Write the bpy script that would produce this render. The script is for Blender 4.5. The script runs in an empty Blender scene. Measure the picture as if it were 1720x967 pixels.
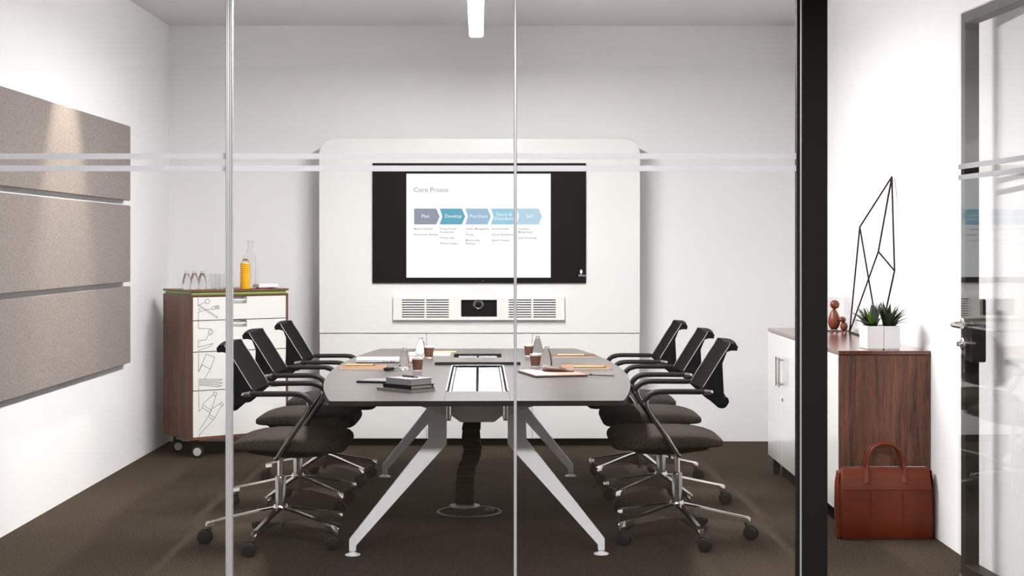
import bpy, bmesh, math, random
from mathutils import Vector, Matrix

scene = bpy.context.scene
C = scene.collection
PI = math.pi
random.seed(7)

# ------------------------------------------------------------------ camera, world, lights, exposure
CAM_H = 1.38
cam_data = bpy.data.cameras.new('camera')
cam_data.sensor_fit = 'HORIZONTAL'
cam_data.sensor_width = 36.0
cam_data.lens = 36.0 * 2600.0 / 1720.0
cam_data.shift_y = -71.5 / 1720.0
cam_data.clip_start = 0.05
cam_data.clip_end = 100
cam = bpy.data.objects.new('camera', cam_data)
cam.location = (0, 0, CAM_H)
cam.rotation_euler = (PI / 2, 0, 0)
C.objects.link(cam)
scene.camera = cam

world = bpy.data.worlds.new('ambient_fill')  # uniform ambient fill added for the open corridor side, no daylight source known
scene.world = world
world.use_nodes = True
bg = world.node_tree.nodes['Background']
bg.inputs['Color'].default_value = (0.93, 0.95, 1.0, 1)
bg.inputs['Strength'].default_value = 0.06

scene.view_settings.view_transform = 'Standard'
scene.view_settings.look = 'None'
scene.view_settings.exposure = 1.00
scene.view_settings.gamma = 1.0
scene.view_settings.use_curve_mapping = False

CEIL = 2.928
XL, XR, YB, YG = -2.416, 2.0, 10.906, 5.68     # left wall, right wall, back wall, glass front


def area_light(name, loc, power, size, color=(1, 0.975, 0.945), spread=PI * 0.9):
    d = bpy.data.lights.new(name, 'AREA')
    d.shape = 'DISK'
    d.size = size
    d.energy = power
    d.color = color
    d.spread = spread
    o = bpy.data.objects.new(name, d)
    o.location = loc
    C.objects.link(o)
    return o


# corridor in front of the glass: three square ceiling lamps
CORRIDOR = [(-1.8, 2.4), (0.0, 2.4), (1.8, 2.4)]
for (lx, ly) in CORRIDOR:
    area_light('corridor_lamp_offscreen', (lx, ly, CEIL - 0.012), 90, 0.5, (1, 0.98, 0.96))

# wall washer that grazes the fabric panels on the left wall
sd = bpy.data.lights.new('wall_spot_lamp_offscreen', 'SPOT')
sd.energy = 88
sd.color = (1.0, 0.90, 0.76)
sd.spot_size = math.radians(44)
sd.spot_blend = 0.75
sd.shadow_soft_size = 0.035
so = bpy.data.objects.new('wall_spot_lamp_offscreen', sd)
so.location = (-1.88, 8.2, CEIL - 0.03)
so.rotation_euler = (Vector((-2.40, 8.2, 1.35)) - Vector(so.location)).to_track_quat('-Z', 'Y').to_euler()
C.objects.link(so)


# ------------------------------------------------------------------ materials
def new_mat(name):
    m = bpy.data.materials.new(name)
    m.use_nodes = True
    return m, m.node_tree.nodes, m.node_tree.links, m.node_tree.nodes['Principled BSDF']


def srgb(r, g, b):
    f = lambda c: (c / 255 / 12.92) if c / 255 <= 0.04045 else ((c / 255 + 0.055) / 1.055) ** 2.4
    return (f(r), f(g), f(b), 1)


def plain(name, col, rough=0.5, metal=0.0, spec=0.5, var=0.0, scale=40, bump=0.0, coat=0.0):
    m, n, l, p = new_mat(name)
    col = tuple(col[:3]) + (1,)
    p.inputs['Base Color'].default_value = col
    p.inputs['Roughness'].default_value = rough
    p.inputs['Metallic'].default_value = metal
    p.inputs['Specular IOR Level'].default_value = spec
    p.inputs['Coat Weight'].default_value = coat
    tc = n.new('ShaderNodeTexCoord')
    nz = n.new('ShaderNodeTexNoise')
    nz.inputs['Scale'].default_value = scale
    nz.inputs['Detail'].default_value = 3
    l.new(tc.outputs['Object'], nz.inputs['Vector'])
    if var > 0:
        mx = n.new('ShaderNodeMix')
        mx.data_type = 'RGBA'
        mx.inputs[6].default_value = tuple(c * (1 - var) for c in col[:3]) + (1,)
        mx.inputs[7].default_value = tuple(min(1, c * (1 + var)) for c in col[:3]) + (1,)
        l.new(nz.outputs['Fac'], mx.inputs[0])
        l.new(mx.outputs[2], p.inputs['Base Color'])
    if bump > 0:
        b = n.new('ShaderNodeBump')
        b.inputs['Strength'].default_value = bump
        b.inputs['Distance'].default_value = 0.004
        l.new(nz.outputs['Fac'], b.inputs['Height'])
        l.new(b.outputs['Normal'], p.inputs['Normal'])
    return m


def emit(name, col, strength=1.0):
    m, n, l, p = new_mat(name)
    p.inputs['Base Color'].default_value = (0.02, 0.02, 0.02, 1)
    p.inputs['Roughness'].default_value = 0.25
    p.inputs['Emission Color'].default_value = tuple(col[:3]) + (1,)
    p.inputs['Emission Strength'].default_value = strength
    return m


def wood(name, c1, c2, rough=0.35, axis='Z', fine=1.0, coat=0.0):
    m, n, l, p = new_mat(name)
    tc = n.new('ShaderNodeTexCoord')
    mp = n.new('ShaderNodeMapping')
    s = {'Z': (1, 1, 0.06), 'X': (0.06, 1, 1), 'Y': (1, 0.06, 1)}[axis]
    mp.inputs['Scale'].default_value = tuple(v * 22 * fine for v in s)
    nz = n.new('ShaderNodeTexNoise')
    nz.inputs['Scale'].default_value = 1.2
    nz.inputs['Detail'].default_value = 5
    nz.inputs['Distortion'].default_value = 0.9
    nz2 = n.new('ShaderNodeTexNoise')
    nz2.inputs['Scale'].default_value = 11
    nz2.inputs['Detail'].default_value = 2
    l.new(tc.outputs['Object'], mp.inputs['Vector'])
    l.new(mp.outputs['Vector'], nz.inputs['Vector'])
    l.new(mp.outputs['Vector'], nz2.inputs['Vector'])
    ad = n.new('ShaderNodeMath')
    ad.operation = 'MULTIPLY_ADD'
    ad.inputs[1].default_value = 0.45
    l.new(nz2.outputs['Fac'], ad.inputs[0])
    l.new(nz.outputs['Fac'], ad.inputs[2])
    cr = n.new('ShaderNodeValToRGB')
    cr.color_ramp.elements[0].position = 0.52
    cr.color_ramp.elements[0].color = c1
    cr.color_ramp.elements[1].position = 0.92
    cr.color_ramp.elements[1].color = c2
    l.new(ad.outputs[0], cr.inputs['Fac'])
    l.new(cr.outputs['Color'], p.inputs['Base Color'])
    p.inputs['Roughness'].default_value = rough
    p.inputs['Coat Weight'].default_value = coat
    p.inputs['Coat Roughness'].default_value = 0.15
    return m


def carpet_mat():
    m, n, l, p = new_mat('carpet')
    tc = n.new('ShaderNodeTexCoord')
    nz = n.new('ShaderNodeTexNoise')
    nz.inputs['Scale'].default_value = 120
    nz.inputs['Detail'].default_value = 2
    nz2 = n.new('ShaderNodeTexNoise')
    nz2.inputs['Scale'].default_value = 3
    l.new(tc.outputs['Object'], nz.inputs['Vector'])
    l.new(tc.outputs['Object'], nz2.inputs['Vector'])
    cr = n.new('ShaderNodeValToRGB')
    cr.color_ramp.elements[0].position = 0.3
    cr.color_ramp.elements[0].color = (0.014, 0.0100, 0.0066, 1)
    cr.color_ramp.elements[1].position = 0.7
    cr.color_ramp.elements[1].color = (0.074, 0.054, 0.0375, 1)
    l.new(nz.outputs['Fac'], cr.inputs['Fac'])
    l.new(cr.outputs['Color'], p.inputs['Base Color'])
    p.inputs['Roughness'].default_value = 0.95
    p.inputs['Specular IOR Level'].default_value = 0.1
    b = n.new('ShaderNodeBump')
    b.inputs['Strength'].default_value = 0.5
    b.inputs['Distance'].default_value = 0.006
    l.new(nz.outputs['Fac'], b.inputs['Height'])
    l.new(b.outputs['Normal'], p.inputs['Normal'])
    return m


def weave_mat(name, c1, c2, sx, sz, rough=0.9, bump=0.15, spec=0.05):
    m, n, l, p = new_mat(name)
    tc = n.new('ShaderNodeTexCoord')
    mp = n.new('ShaderNodeMapping')
    mp.inputs['Scale'].default_value = (sx, sx, sz)
    nz = n.new('ShaderNodeTexNoise')
    nz.inputs['Scale'].default_value = 1
    nz.inputs['Detail'].default_value = 3
    l.new(tc.outputs['Object'], mp.inputs['Vector'])
    l.new(mp.outputs['Vector'], nz.inputs['Vector'])
    cr = n.new('ShaderNodeValToRGB')
    cr.color_ramp.elements[0].position = 0.3
    cr.color_ramp.elements[0].color = c1
    cr.color_ramp.elements[1].position = 0.7
    cr.color_ramp.elements[1].color = c2
    l.new(nz.outputs['Fac'], cr.inputs['Fac'])
    l.new(cr.outputs['Color'], p.inputs['Base Color'])
    p.inputs['Roughness'].default_value = rough
    p.inputs['Specular IOR Level'].default_value = spec
    b = n.new('ShaderNodeBump')
    b.inputs['Strength'].default_value = bump
    b.inputs['Distance'].default_value = 0.002
    l.new(nz.outputs['Fac'], b.inputs['Height'])
    l.new(b.outputs['Normal'], p.inputs['Normal'])
    return m


def pane_glass(name, tint):
    """architectural glass: each face lets light straight through and mirrors by Schlick's law"""
    m = bpy.data.materials.new(name)
    m.use_nodes = True
    n, l = m.node_tree.nodes, m.node_tree.links
    n.remove(n['Principled BSDF'])
    out = n['Material Output']
    tr = n.new('ShaderNodeBsdfTransparent')
    tr.inputs['Color'].default_value = tint
    gl = n.new('ShaderNodeBsdfGlossy')
    gl.inputs['Roughness'].default_value = 0.0
    gl.inputs['Color'].default_value = (1, 1, 1, 1)
    geo = n.new('ShaderNodeNewGeometry')
    dot = n.new('ShaderNodeVectorMath')
    dot.operation = 'DOT_PRODUCT'
    l.new(geo.outputs['Incoming'], dot.inputs[0])
    l.new(geo.outputs['Normal'], dot.inputs[1])

    def math_node(op, a=None, b=None, ca=None, cb=None):
        q = n.new('ShaderNodeMath')
        q.operation = op
        if a is not None:
            l.new(a, q.inputs[0])
        if b is not None:
            l.new(b, q.inputs[1])
        if ca is not None:
            q.inputs[0].default_value = ca
        if cb is not None:
            q.inputs[1].default_value = cb
        return q.outputs[0]
    a = math_node('ABSOLUTE', dot.outputs['Value'])
    s = math_node('SUBTRACT', None, a, ca=1.0)
    p5 = math_node('POWER', s, cb=5.0)
    f = math_node('MULTIPLY', p5, cb=0.80)
    f = math_node('ADD', f, cb=0.035)
    mx = n.new('ShaderNodeMixShader')
    l.new(f, mx.inputs[0])
    l.new(tr.outputs[0], mx.inputs[1])
    l.new(gl.outputs[0], mx.inputs[2])
    l.new(mx.outputs[0], out.inputs['Surface'])
    return m


def clear(name, col=(1, 1, 1, 1), ior=1.45, rough=0.0):
    m, n, l, p = new_mat(name)
    p.inputs['Base Color'].default_value = col
    p.inputs['Transmission Weight'].default_value = 1.0
    p.inputs['IOR'].default_value = ior
    p.inputs['Roughness'].default_value = rough
    return m


def tape_mat():
    m = bpy.data.materials.new('frosted_tape')
    m.use_nodes = True
    n, l = m.node_tree.nodes, m.node_tree.links
    n.remove(n['Principled BSDF'])
    out = n['Material Output']
    d = n.new('ShaderNodeBsdfDiffuse')
    d.inputs['Color'].default_value = (0.62, 0.62, 0.64, 1)
    t = n.new('ShaderNodeBsdfTranslucent')
    t.inputs['Color'].default_value = (0.85, 0.85, 0.88, 1)
    x = n.new('ShaderNodeMixShader')
    x.inputs[0].default_value = 0.6
    l.new(d.outputs[0], x.inputs[1])
    l.new(t.outputs[0], x.inputs[2])
    l.new(x.outputs[0], out.inputs['Surface'])
    return m


M = {}
M['wall'] = plain('white_paint', (0.86, 0.855, 0.86), 0.75, var=0.015, scale=6, spec=0.3)
M['ceiling'] = plain('ceiling_paint', (0.80, 0.79, 0.80), 0.85, var=0.01, scale=5, spec=0.2)
M['carpet'] = carpet_mat()
M['panel_fabric'] = weave_mat('panel_fabric', (0.185, 0.160, 0.146, 1), (0.325, 0.285, 0.262, 1), 55, 330)
M['glass'] = pane_glass('partition_glass', (0.965, 0.965, 0.968, 1))
M['door_glass'] = pane_glass('door_glass', (0.995, 0.995, 0.995, 1))
M['tape'] = tape_mat()
M['alu'] = plain('satin_aluminium', (0.62, 0.62, 0.65), 0.35, metal=0.6, var=0.03, scale=20)
M['black_metal'] = plain('black_powder_coat', (0.004, 0.0035, 0.003), 0.6, var=0.1, spec=0.2)
M['door_frame'] = plain('bronze_anodised', (0.014, 0.0115, 0.0085), 0.5, var=0.08, scale=12, spec=0.2)
M['steel'] = plain('brushed_steel', (0.62, 0.58, 0.56), 0.25, metal=1.0, var=0.04)
M['chrome'] = plain('polished_aluminium', (0.66, 0.63, 0.61), 0.14, metal=1.0, var=0.03)
M['dark_chrome'] = plain('dark_polished_steel', (0.36, 0.345, 0.335), 0.16, metal=1.0, var=0.03)
M['lacquer'] = plain('white_lacquer', (0.80, 0.79, 0.765), 0.28, var=0.01, scale=4)
M['gloss_white'] = plain('gloss_white', (0.80, 0.80, 0.79), 0.16, var=0.01, scale=4, coat=0.4)
M['leg_white'] = plain('white_leg_paint', (0.87, 0.88, 0.90), 0.35, var=0.01)
M['grey_metal'] = plain('light_grey_metal', (0.46, 0.45, 0.44), 0.4, var=0.03)
M['chain_black'] = plain('chain_black', (0.003, 0.0027, 0.0024), 0.6, var=0.1, spec=0.08)
M['outlet_grey'] = plain('outlet_grey_metal', (0.16, 0.15, 0.14), 0.5, var=0.05)
M['tablet_glass'] = plain('tablet_glass', (0.010, 0.010, 0.011), 0.06, var=0.02, coat=0.5)
M['trough'] = plain('pale_grey_steel', (0.70, 0.69, 0.67), 0.4, var=0.02)
M['table_top'] = plain('taupe_laminate', (0.094, 0.083, 0.078), 0.30, var=0.03, scale=60, spec=0.32)
M['table_edge'] = plain('dark_edge_band', (0.020, 0.016, 0.013), 0.6, var=0.05, spec=0.15)
M['lid'] = plain('lid_white', (0.82, 0.84, 0.86), 0.12, var=0.01, coat=0.5)
M['black_plastic'] = plain('black_plastic', (0.006, 0.0052, 0.0044), 0.6, var=0.1, spec=0.08)
M['arm_pad'] = plain('charcoal_arm_pad', (0.012, 0.0105, 0.009), 0.55, var=0.1, scale=80, spec=0.14)
M['mesh_fabric'] = weave_mat('black_mesh_fabric', (0.002, 0.0017, 0.0014, 1), (0.007, 0.0058, 0.0047, 1), 260, 260)
M['seat_fabric'] = weave_mat('speckled_seat_fabric', (0.016, 0.0135, 0.0115, 1), (0.075, 0.063, 0.053, 1), 240, 240, bump=0.3)
M['rubber'] = plain('black_rubber', (0.008, 0.0075, 0.007), 0.45, var=0.1, spec=0.3)
M['walnut'] = wood('walnut_veneer', srgb(54, 30, 20), srgb(118, 72, 50), 0.5, fine=1.6)
M['walnut_top'] = wood('walnut_top', srgb(78, 42, 31), srgb(116, 70, 56), 0.2, axis='Y', coat=0.5)
M['walnut_edge'] = wood('walnut_edge', srgb(92, 54, 38), srgb(124, 78, 58), 0.35, axis='X')
M['cab_wood'] = wood('cabinet_walnut', srgb(68, 37, 22), srgb(116, 70, 46), 0.38)
M['cab_edge'] = wood('cabinet_walnut_edge', srgb(92, 50, 27), srgb(130, 80, 50), 0.38, axis='X')
M['green'] = plain('green_strip', srgb(140, 176, 92)[:3], 0.5, var=0.03)
M['line'] = plain('line_drawing_ink', (0.27, 0.265, 0.26), 0.7, var=0.05)
M['screen_black'] = plain('screen_glass_black', (0.008, 0.007, 0.0055), 0.4, spec=0.06, var=0.02)
M['slide'] = emit('slide_white', (0.97, 1.0, 1.0), 0.58)
M['slide_text'] = emit('slide_grey_text', srgb(150, 148, 156), 0.475)
M['slide_label'] = emit('slide_white_text', (1, 1, 1), 0.52)
ARROWS = [srgb(152, 158, 178), srgb(88, 178, 202), srgb(163, 198, 228), srgb(158, 216, 238), srgb(192, 226, 245)]
for i, c in enumerate(ARROWS):
    M['arrow%d' % i] = emit('slide_arrow_%d' % i, c, 0.475)
M['mark'] = plain('white_print', (0.85, 0.87, 0.9), 0.5, var=0.01)
M['lamp'] = emit('lamp_diffuser', (1.0, 0.985, 0.96), 165.0)
M['clear'] = clear('clear_glass', (0.97, 0.975, 0.98, 1))
M['water'] = clear('water_in_plastic', (0.96, 0.965, 0.97, 1), 1.33)
M['juice'] = plain('orange_juice', srgb(246, 178, 8)[:3], 0.25, var=0.02, coat=0.3)
M['cup_brown'] = plain('brown_ripple_card', srgb(100, 62, 46)[:3], 0.7, var=0.08, scale=300)
M['paper'] = plain('white_paper', (0.82, 0.81, 0.78), 0.8, var=0.02)
M['coffee'] = plain('coffee', (0.03, 0.015, 0.008), 0.15, var=0.05)
M['kraft'] = plain('kraft_card', srgb(122, 90, 62)[:3], 0.75, var=0.05, scale=120)
M['kraft_dark'] = plain('brown_kraft_card', srgb(100, 72, 54)[:3], 0.75, var=0.05, scale=120)
M['pencil'] = plain('natural_pencil_wood', srgb(196, 170, 124)[:3], 0.6, var=0.05)
M['silver'] = plain('silver_laptop_shell', (0.62, 0.62, 0.62), 0.3, metal=0.5, var=0.02)
M['grey_cloth'] = plain('grey_book_cloth', srgb(128, 124, 128)[:3], 0.75, var=0.06, scale=200)
M['grey_cloth2'] = plain('mid_grey_cover', srgb(112, 108, 106)[:3], 0.7, var=0.06, scale=200)
M['page_grey'] = plain('page_block', srgb(150, 144, 142)[:3], 0.8, var=0.08, scale=300)
M['leather'] = plain('cognac_leather', srgb(92, 35, 11)[:3], 0.5, var=0.14, scale=26, bump=0.12, spec=0.25)
M['leather_dark'] = plain('dark_leather', srgb(42, 22, 16)[:3], 0.5, var=0.1)
M['folio'] = plain('pink_brown_leather', srgb(178, 128, 112)[:3], 0.4, var=0.1, scale=40)
M['pouch'] = plain('brown_pouch_leather', srgb(70, 52, 44)[:3], 0.55, var=0.12, scale=60)
M['bird_wood'] = wood('smoked_oak_bird', srgb(84, 34, 13), srgb(124, 58, 26), 0.4, fine=3)
M['leaf_dark'] = plain('succulent_leaf_dark', srgb(40, 54, 38)[:3], 0.4, var=0.3, scale=50)
M['leaf_light'] = plain('succulent_leaf_light', srgb(92, 132, 36)[:3], 0.4, var=0.2, scale=50)
M['pot'] = plain('white_ceramic', (0.82, 0.82, 0.83), 0.3, var=0.01)
M['soil'] = plain('dark_soil', (0.02, 0.015, 0.012), 0.95, var=0.3, scale=90, bump=0.4)


# ------------------------------------------------------------------ mesh helpers
def link_mesh(name, bm, mats, parent=None, loc=(0, 0, 0), rot=(0, 0, 0), smooth=None):
    bmesh.ops.recalc_face_normals(bm, faces=bm.faces[:])
    me = bpy.data.meshes.new(name)
    bm.to_mesh(me)
    bm.free()
    if not isinstance(mats, (list, tuple)):
        mats = [mats]
    for q in mats:
        me.materials.append(M[q])
    if smooth is not None:
        for p in me.polygons:
            p.use_smooth = True
        me.set_sharp_from_angle(angle=math.radians(smooth))
    return link_data(name, me, parent, loc, rot)


def link_data(name, me, parent=None, loc=(0, 0, 0), rot=(0, 0, 0)):
    o = bpy.data.objects.new(name, me)
    o.location = loc
    o.rotation_euler = rot
    if parent:
        o.parent = parent
    C.objects.link(o)
    return o


def tag(o, label=None, cat=None, group=None, kind=None):
    if label:
        o['label'] = label
    if cat:
        o['category'] = cat
    if group:
        o['group'] = group
    if kind:
        o['kind'] = kind
    return o


def thing(name, label, cat, loc=(0, 0, 0), rz=0.0, group=None, kind=None):
    o = bpy.data.objects.new(name, None)
    o.empty_display_size = 0.1
    o.location = loc
    o.rotation_euler = (0, 0, rz)
    C.objects.link(o)
    return tag(o, label, cat, group, kind)


def copy_tree(o, parent=None):
    c = o.copy()
    C.objects.link(c)
    c.parent = parent
    for ch in list(o.children):
        copy_tree(ch, c)
    return c


def box(bm, x0, x1, y0, y1, z0, z1, bev=0.0, seg=1, mi=0):
    r = bmesh.ops.create_cube(bm, size=1.0)
    vs = r['verts']
    for v in vs:
        v.co = Vector((x0 + (v.co.x + 0.5) * (x1 - x0), y0 + (v.co.y + 0.5) * (y1 - y0), z0 + (v.co.z + 0.5) * (z1 - z0)))
    fs = set(f for v in vs for f in v.link_faces)
    for f in fs:
        f.material_index = mi
    if bev > 0:
        es = set(e for v in vs for e in v.link_edges)
        bmesh.ops.bevel(bm, geom=list(es), offset=bev, segments=seg, affect='EDGES', profile=0.5)
    return bm


def boxm(*a, **k):
    return box(bmesh.new(), *a, **k)


def prism(bm, poly, axis, a, b, mi=0, bev=0.0):
    """extrude a polygon given in the plane across `axis` from a to b"""
    def P(u, v, w):
        return {'x': (w, u, v), 'y': (u, w, v), 'z': (u, v, w)}[axis]
    va = [bm.verts.new(P(u, v, a)) for u, v in poly]
    vb = [bm.verts.new(P(u, v, b)) for u, v in poly]
    n = len(poly)
    fs = [bm.faces.new(va), bm.faces.new(vb[::-1])]
    for i in range(n):
        fs.append(bm.faces.new((va[i], vb[i], vb[(i + 1) % n], va[(i + 1) % n])))
    for f in fs:
        f.material_index = mi
    if bev > 0:
        es = set(e for v in va + vb for e in v.link_edges)
        bmesh.ops.bevel(bm, geom=list(es), offset=bev, segments=1, affect='EDGES', profile=0.5)
    return bm


def lathe(bm, prof, seg=20, cx=0, cy=0, mi=0, sx=1.0, sy=1.0):
    rings = []
    for r, z in prof:
        if r < 1e-6:
            rings.append([bm.verts.new((cx, cy, z))])
        else:
            rings.append([bm.verts.new((cx + sx * r * math.cos(2 * PI * k / seg), cy + sy * r * math.sin(2 * PI * k / seg), z)) for k in range(seg)])
    for a, b in zip(rings[:-1], rings[1:]):
        for k in range(seg):
            k2 = (k + 1) % seg
            if len(a) == 1 and len(b) == 1:
                continue
            if len(a) == 1:
                f = bm.faces.new((a[0], b[k], b[k2]))
            elif len(b) == 1:
                f = bm.faces.new((a[k], b[0], a[k2]))
            else:
                f = bm.faces.new((a[k], b[k], b[k2], a[k2]))
            f.material_index = mi
    return bm


def sweep(bm, path, radii, seg=10, side=None, mi=0):
    """tube along a path; radii = number, or list of (r_side, r_up) per point"""
    pts = [Vector(p) for p in path]
    n = len(pts)
    if isinstance(radii, (int, float)):
        radii = [(radii, radii)] * n
    elif isinstance(radii, tuple):
        radii = [radii] * n
    rings = []
    ref = Vector(side) if side else None
    prev = None
    for i, p in enumerate(pts):
        t = (pts[min(i + 1, n - 1)] - pts[max(i - 1, 0)]).normalized()
        if ref is not None:
            s = (ref - t * ref.dot(t)).normalized()
        elif prev is None:
            up = Vector((0, 0, 1)) if abs(t.z) < 0.9 else Vector((1, 0, 0))
            s = t.cross(up).normalized()
        else:
            s = (prev - t * prev.dot(t)).normalized()
        prev = s
        u = t.cross(s).normalized()
        ra, rb = radii[i]
        rings.append([bm.verts.new(p + s * ra * math.cos(2 * PI * k / seg) + u * rb * math.sin(2 * PI * k / seg)) for k in range(seg)])
    for a, b in zip(rings[:-1], rings[1:]):
        for k in range(seg):
            f = bm.faces.new((a[k], a[(k + 1) % seg], b[(k + 1) % seg], b[k]))
            f.material_index = mi
    for rg in (rings[0], rings[-1]):
        f = bm.faces.new(rg)
        f.material_index = mi
    return bm


def sweepm(*a, **k):
    return sweep(bmesh.new(), *a, **k)


def smooth_path(pts, sub=5):
    P = [Vector(p) for p in pts]
    out = []
    for i in range(len(P) - 1):
        p0, p1, p2, p3 = P[max(i - 1, 0)], P[i], P[i + 1], P[min(i + 2, len(P) - 1)]
        for k in range(sub):
            t = k / sub
            out.append(0.5 * ((2 * p1) + (p2 - p0) * t + (2 * p0 - 5 * p1 + 4 * p2 - p3) * t * t + (3 * p1 - p0 - 3 * p2 + p3) * t ** 3))
    out.append(P[-1])
    return out


def loft(bm, rings, caps=True, mi=0):
    R = [[bm.verts.new(p) for p in r] for r in rings]
    n = len(R[0])
    for a, b in zip(R[:-1], R[1:]):
        for k in range(n):
            f = bm.faces.new((a[k], a[(k + 1) % n], b[(k + 1) % n], b[k]))
            f.material_index = mi
    if caps:
        bm.faces.new(R[0]).material_index = mi
        bm.faces.new(R[-1]).material_index = mi
    return bm


def ball(bm, c, rx, ry, rz, u=16, v=12):
    r = bmesh.ops.create_uvsphere(bm, u_segments=u, v_segments=v, radius=1.0)
    for q in r['verts']:
        q.co = Vector((c[0] + q.co.x * rx, c[1] + q.co.y * ry, c[2] + q.co.z * rz))
    return bm


def strip(bm, pts, w, closed=False, mi=0, t=0.0004):
    """thin raised ink line on a vertical plane: pts are (u, z), drawn on y = 0 towards -y"""
    P = pts + ([pts[0]] if closed else [])
    for (a, b) in zip(P[:-1], P[1:]):
        d = Vector((b[0] - a[0], b[1] - a[1]))
        if d.length < 1e-6:
            continue
        d.normalize()
        nrm = Vector((-d.y, d.x)) * w / 2
        e = d * w / 2
        q = [(a[0] - e.x + nrm.x, a[1] - e.y + nrm.y), (b[0] + e.x + nrm.x, b[1] + e.y + nrm.y),
             (b[0] + e.x - nrm.x, b[1] + e.y - nrm.y), (a[0] - e.x - nrm.x, a[1] - e.y - nrm.y)]
        prism(bm, q, 'y', -t, 0.0, mi)
    return bm


def text_obj(name, body, size, loc, mat, parent, align='LEFT', extrude=0.0004, rot=(PI / 2, 0, 0), offset=0.0):
    cu = bpy.data.curves.new(name, 'FONT')
    cu.body = body
    cu.size = size
    cu.align_x = align
    cu.extrude = extrude
    cu.resolution_u = 3
    cu.offset = offset
    tmp = bpy.data.objects.new(name + '_tmp', cu)
    C.objects.link(tmp)
    dg = bpy.context.evaluated_depsgraph_get()
    me = bpy.data.meshes.new_from_object(tmp.evaluated_get(dg))
    bpy.data.objects.remove(tmp)
    bpy.data.curves.remove(cu)
    me.name = name
    me.materials.clear()
    me.materials.append(M[mat])
    return link_data(name, me, parent, loc, rot)


# ------------------------------------------------------------------ the room shell
def struct(name, bm, mat, label, cat):
    o = link_mesh(name, bm, mat)
    return tag(o, label, cat, kind='structure')


struct('floor', boxm(-6, 6, -2.0, YB + 0.1, -0.1, 0), 'carpet', 'brown grey speckled carpet floor under the meeting table', 'floor')
struct('ceiling', boxm(XL - 0.1, XR + 0.1, YG - 0.05, YB + 0.1, CEIL, CEIL + 0.1), 'ceiling', 'plain off white ceiling above the hanging lamp', 'ceiling')
struct('ceiling_corridor', boxm(-6, 6, -2.0, YG - 0.05, CEIL, CEIL + 0.1), 'ceiling', 'plain off white corridor ceiling in front of the glass', 'ceiling')
struct('wall_left', boxm(XL - 0.1, XL, YG - 0.05, YB + 0.1, 0, CEIL), 'wall', 'white wall carrying the three fabric panels', 'wall')
struct('wall_back', boxm(XL, XR, YB, YB + 0.1, 0, CEIL), 'wall', 'white end wall behind the media unit', 'wall')
struct('wall_right', boxm(XR, XR + 0.1, YG - 0.05, YB + 0.1, 0, CEIL), 'wall', 'bright white wall beside the walnut credenza', 'wall')
struct('wall_corridor_left', boxm(-6, XL - 0.1, YG - 0.05, YG + 0.05, 0, CEIL), 'wall', 'white corridor wall beyond the fabric panel wall', 'wall')
struct('wall_corridor_right', boxm(XR + 0.1, 6, YG - 0.05, YG + 0.05, 0, CEIL), 'wall', 'white corridor wall beyond the glass door', 'wall')
struct('trim_1', boxm(XL, XR, YG - 0.05, YG + 0.05, 2.42, CEIL), 'wall', 'white bulkhead above the glass front', 'wall')

for (lx, ly) in CORRIDOR:
    bm = bmesh.new()
    lathe(bm, [(0.255, CEIL - 0.001), (0.275, CEIL - 0.001), (0.275, CEIL - 0.012), (0.255, CEIL - 0.012), (0.255, CEIL - 0.001)], 32, lx, ly)
    tag(link_mesh('corridor_light', bm, 'alu', smooth=40), 'large round ceiling light in the corridor outside the glass', 'ceiling light', 'corridor ceiling lights')
bm = bmesh.new()
lathe(bm, [(0.0, CEIL - 0.001), (0.05, CEIL - 0.001), (0.05, CEIL - 0.02), (0.042, CEIL - 0.02), (0.042, CEIL - 0.004), (0, CEIL - 0.004)], 20, -1.88, 8.2)
tag(link_mesh('wall_washer', bm, 'alu', smooth=40), 'small ceiling spot aimed at the fabric panels', 'spotlight')

# ------------------------------------------------------------------ glass front
GT = 2.42     # top of the glass
win = thing('window_1', 'floor to ceiling clear glass partition with two frosted stripes', 'glass wall', (0, YG, 0), kind='structure')
PX = [XL + 0.002, -1.0487, -1.0247, 0.0065, 0.0175, 1.042]
for a, b in ((PX[0], PX[1]), (PX[2], PX[3]), (PX[4], PX[5])):
    pane = link_mesh('glass_pane', boxm(a, b, -0.006, 0.006, 0.03, GT - 0.03), 'glass', win)
    for z in (1.7066, 1.662):
        link_mesh('frosted_stripe', boxm(a, b, -0.0075, -0.0065, z - 0.0105, z + 0.0105), 'tape', pane)
bm = boxm(PX[1], PX[2], -0.016, 0.016, 0.03, GT - 0.03, 0.003)
box(bm, PX[1] + 0.007, PX[2] - 0.007, -0.019, 0.019, 0.03, GT - 0.03, 0.002)
link_mesh('mullion', bm, 'alu', win)
link_mesh('joint_seal', boxm(PX[3], PX[4], -0.008, 0.008, 0.03, GT - 0.03, 0.002), 'alu', win)
link_mesh('floor_track', boxm(PX[0], PX[5], -0.02, 0.02, 0, 0.03, 0.002), 'alu', win)
link_mesh('head_track', boxm(PX[0], 1.98, -0.02, 0.02, GT - 0.03, GT, 0.002), 'black_metal', win)
link_mesh('door_post', boxm(1.0585, 1.149, -0.045, 0.045, 0, GT - 0.03, 0.002), 'black_metal', win)
link_mesh('post_trim', boxm(1.0515, 1.0585, -0.030, 0.030, 0, GT - 0.03, 0.0015), 'alu', win)
link_mesh('post_seal', boxm(1.042, 1.0515, -0.022, 0.022, 0, GT - 0.03, 0.0015), 'black_metal', win)

# ------------------------------------------------------------------ open glass door
DW, DH = 0.78, 2.338
da = math.radians(3.7)
hx, hy = 1.873 + DW * math.sin(da), 6.46 - DW * math.cos(da)
door = thing('door_1', 'open glass door with bronze frame and steel lever handle', 'door', (hx, hy, 0.008), da, kind='structure')
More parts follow.
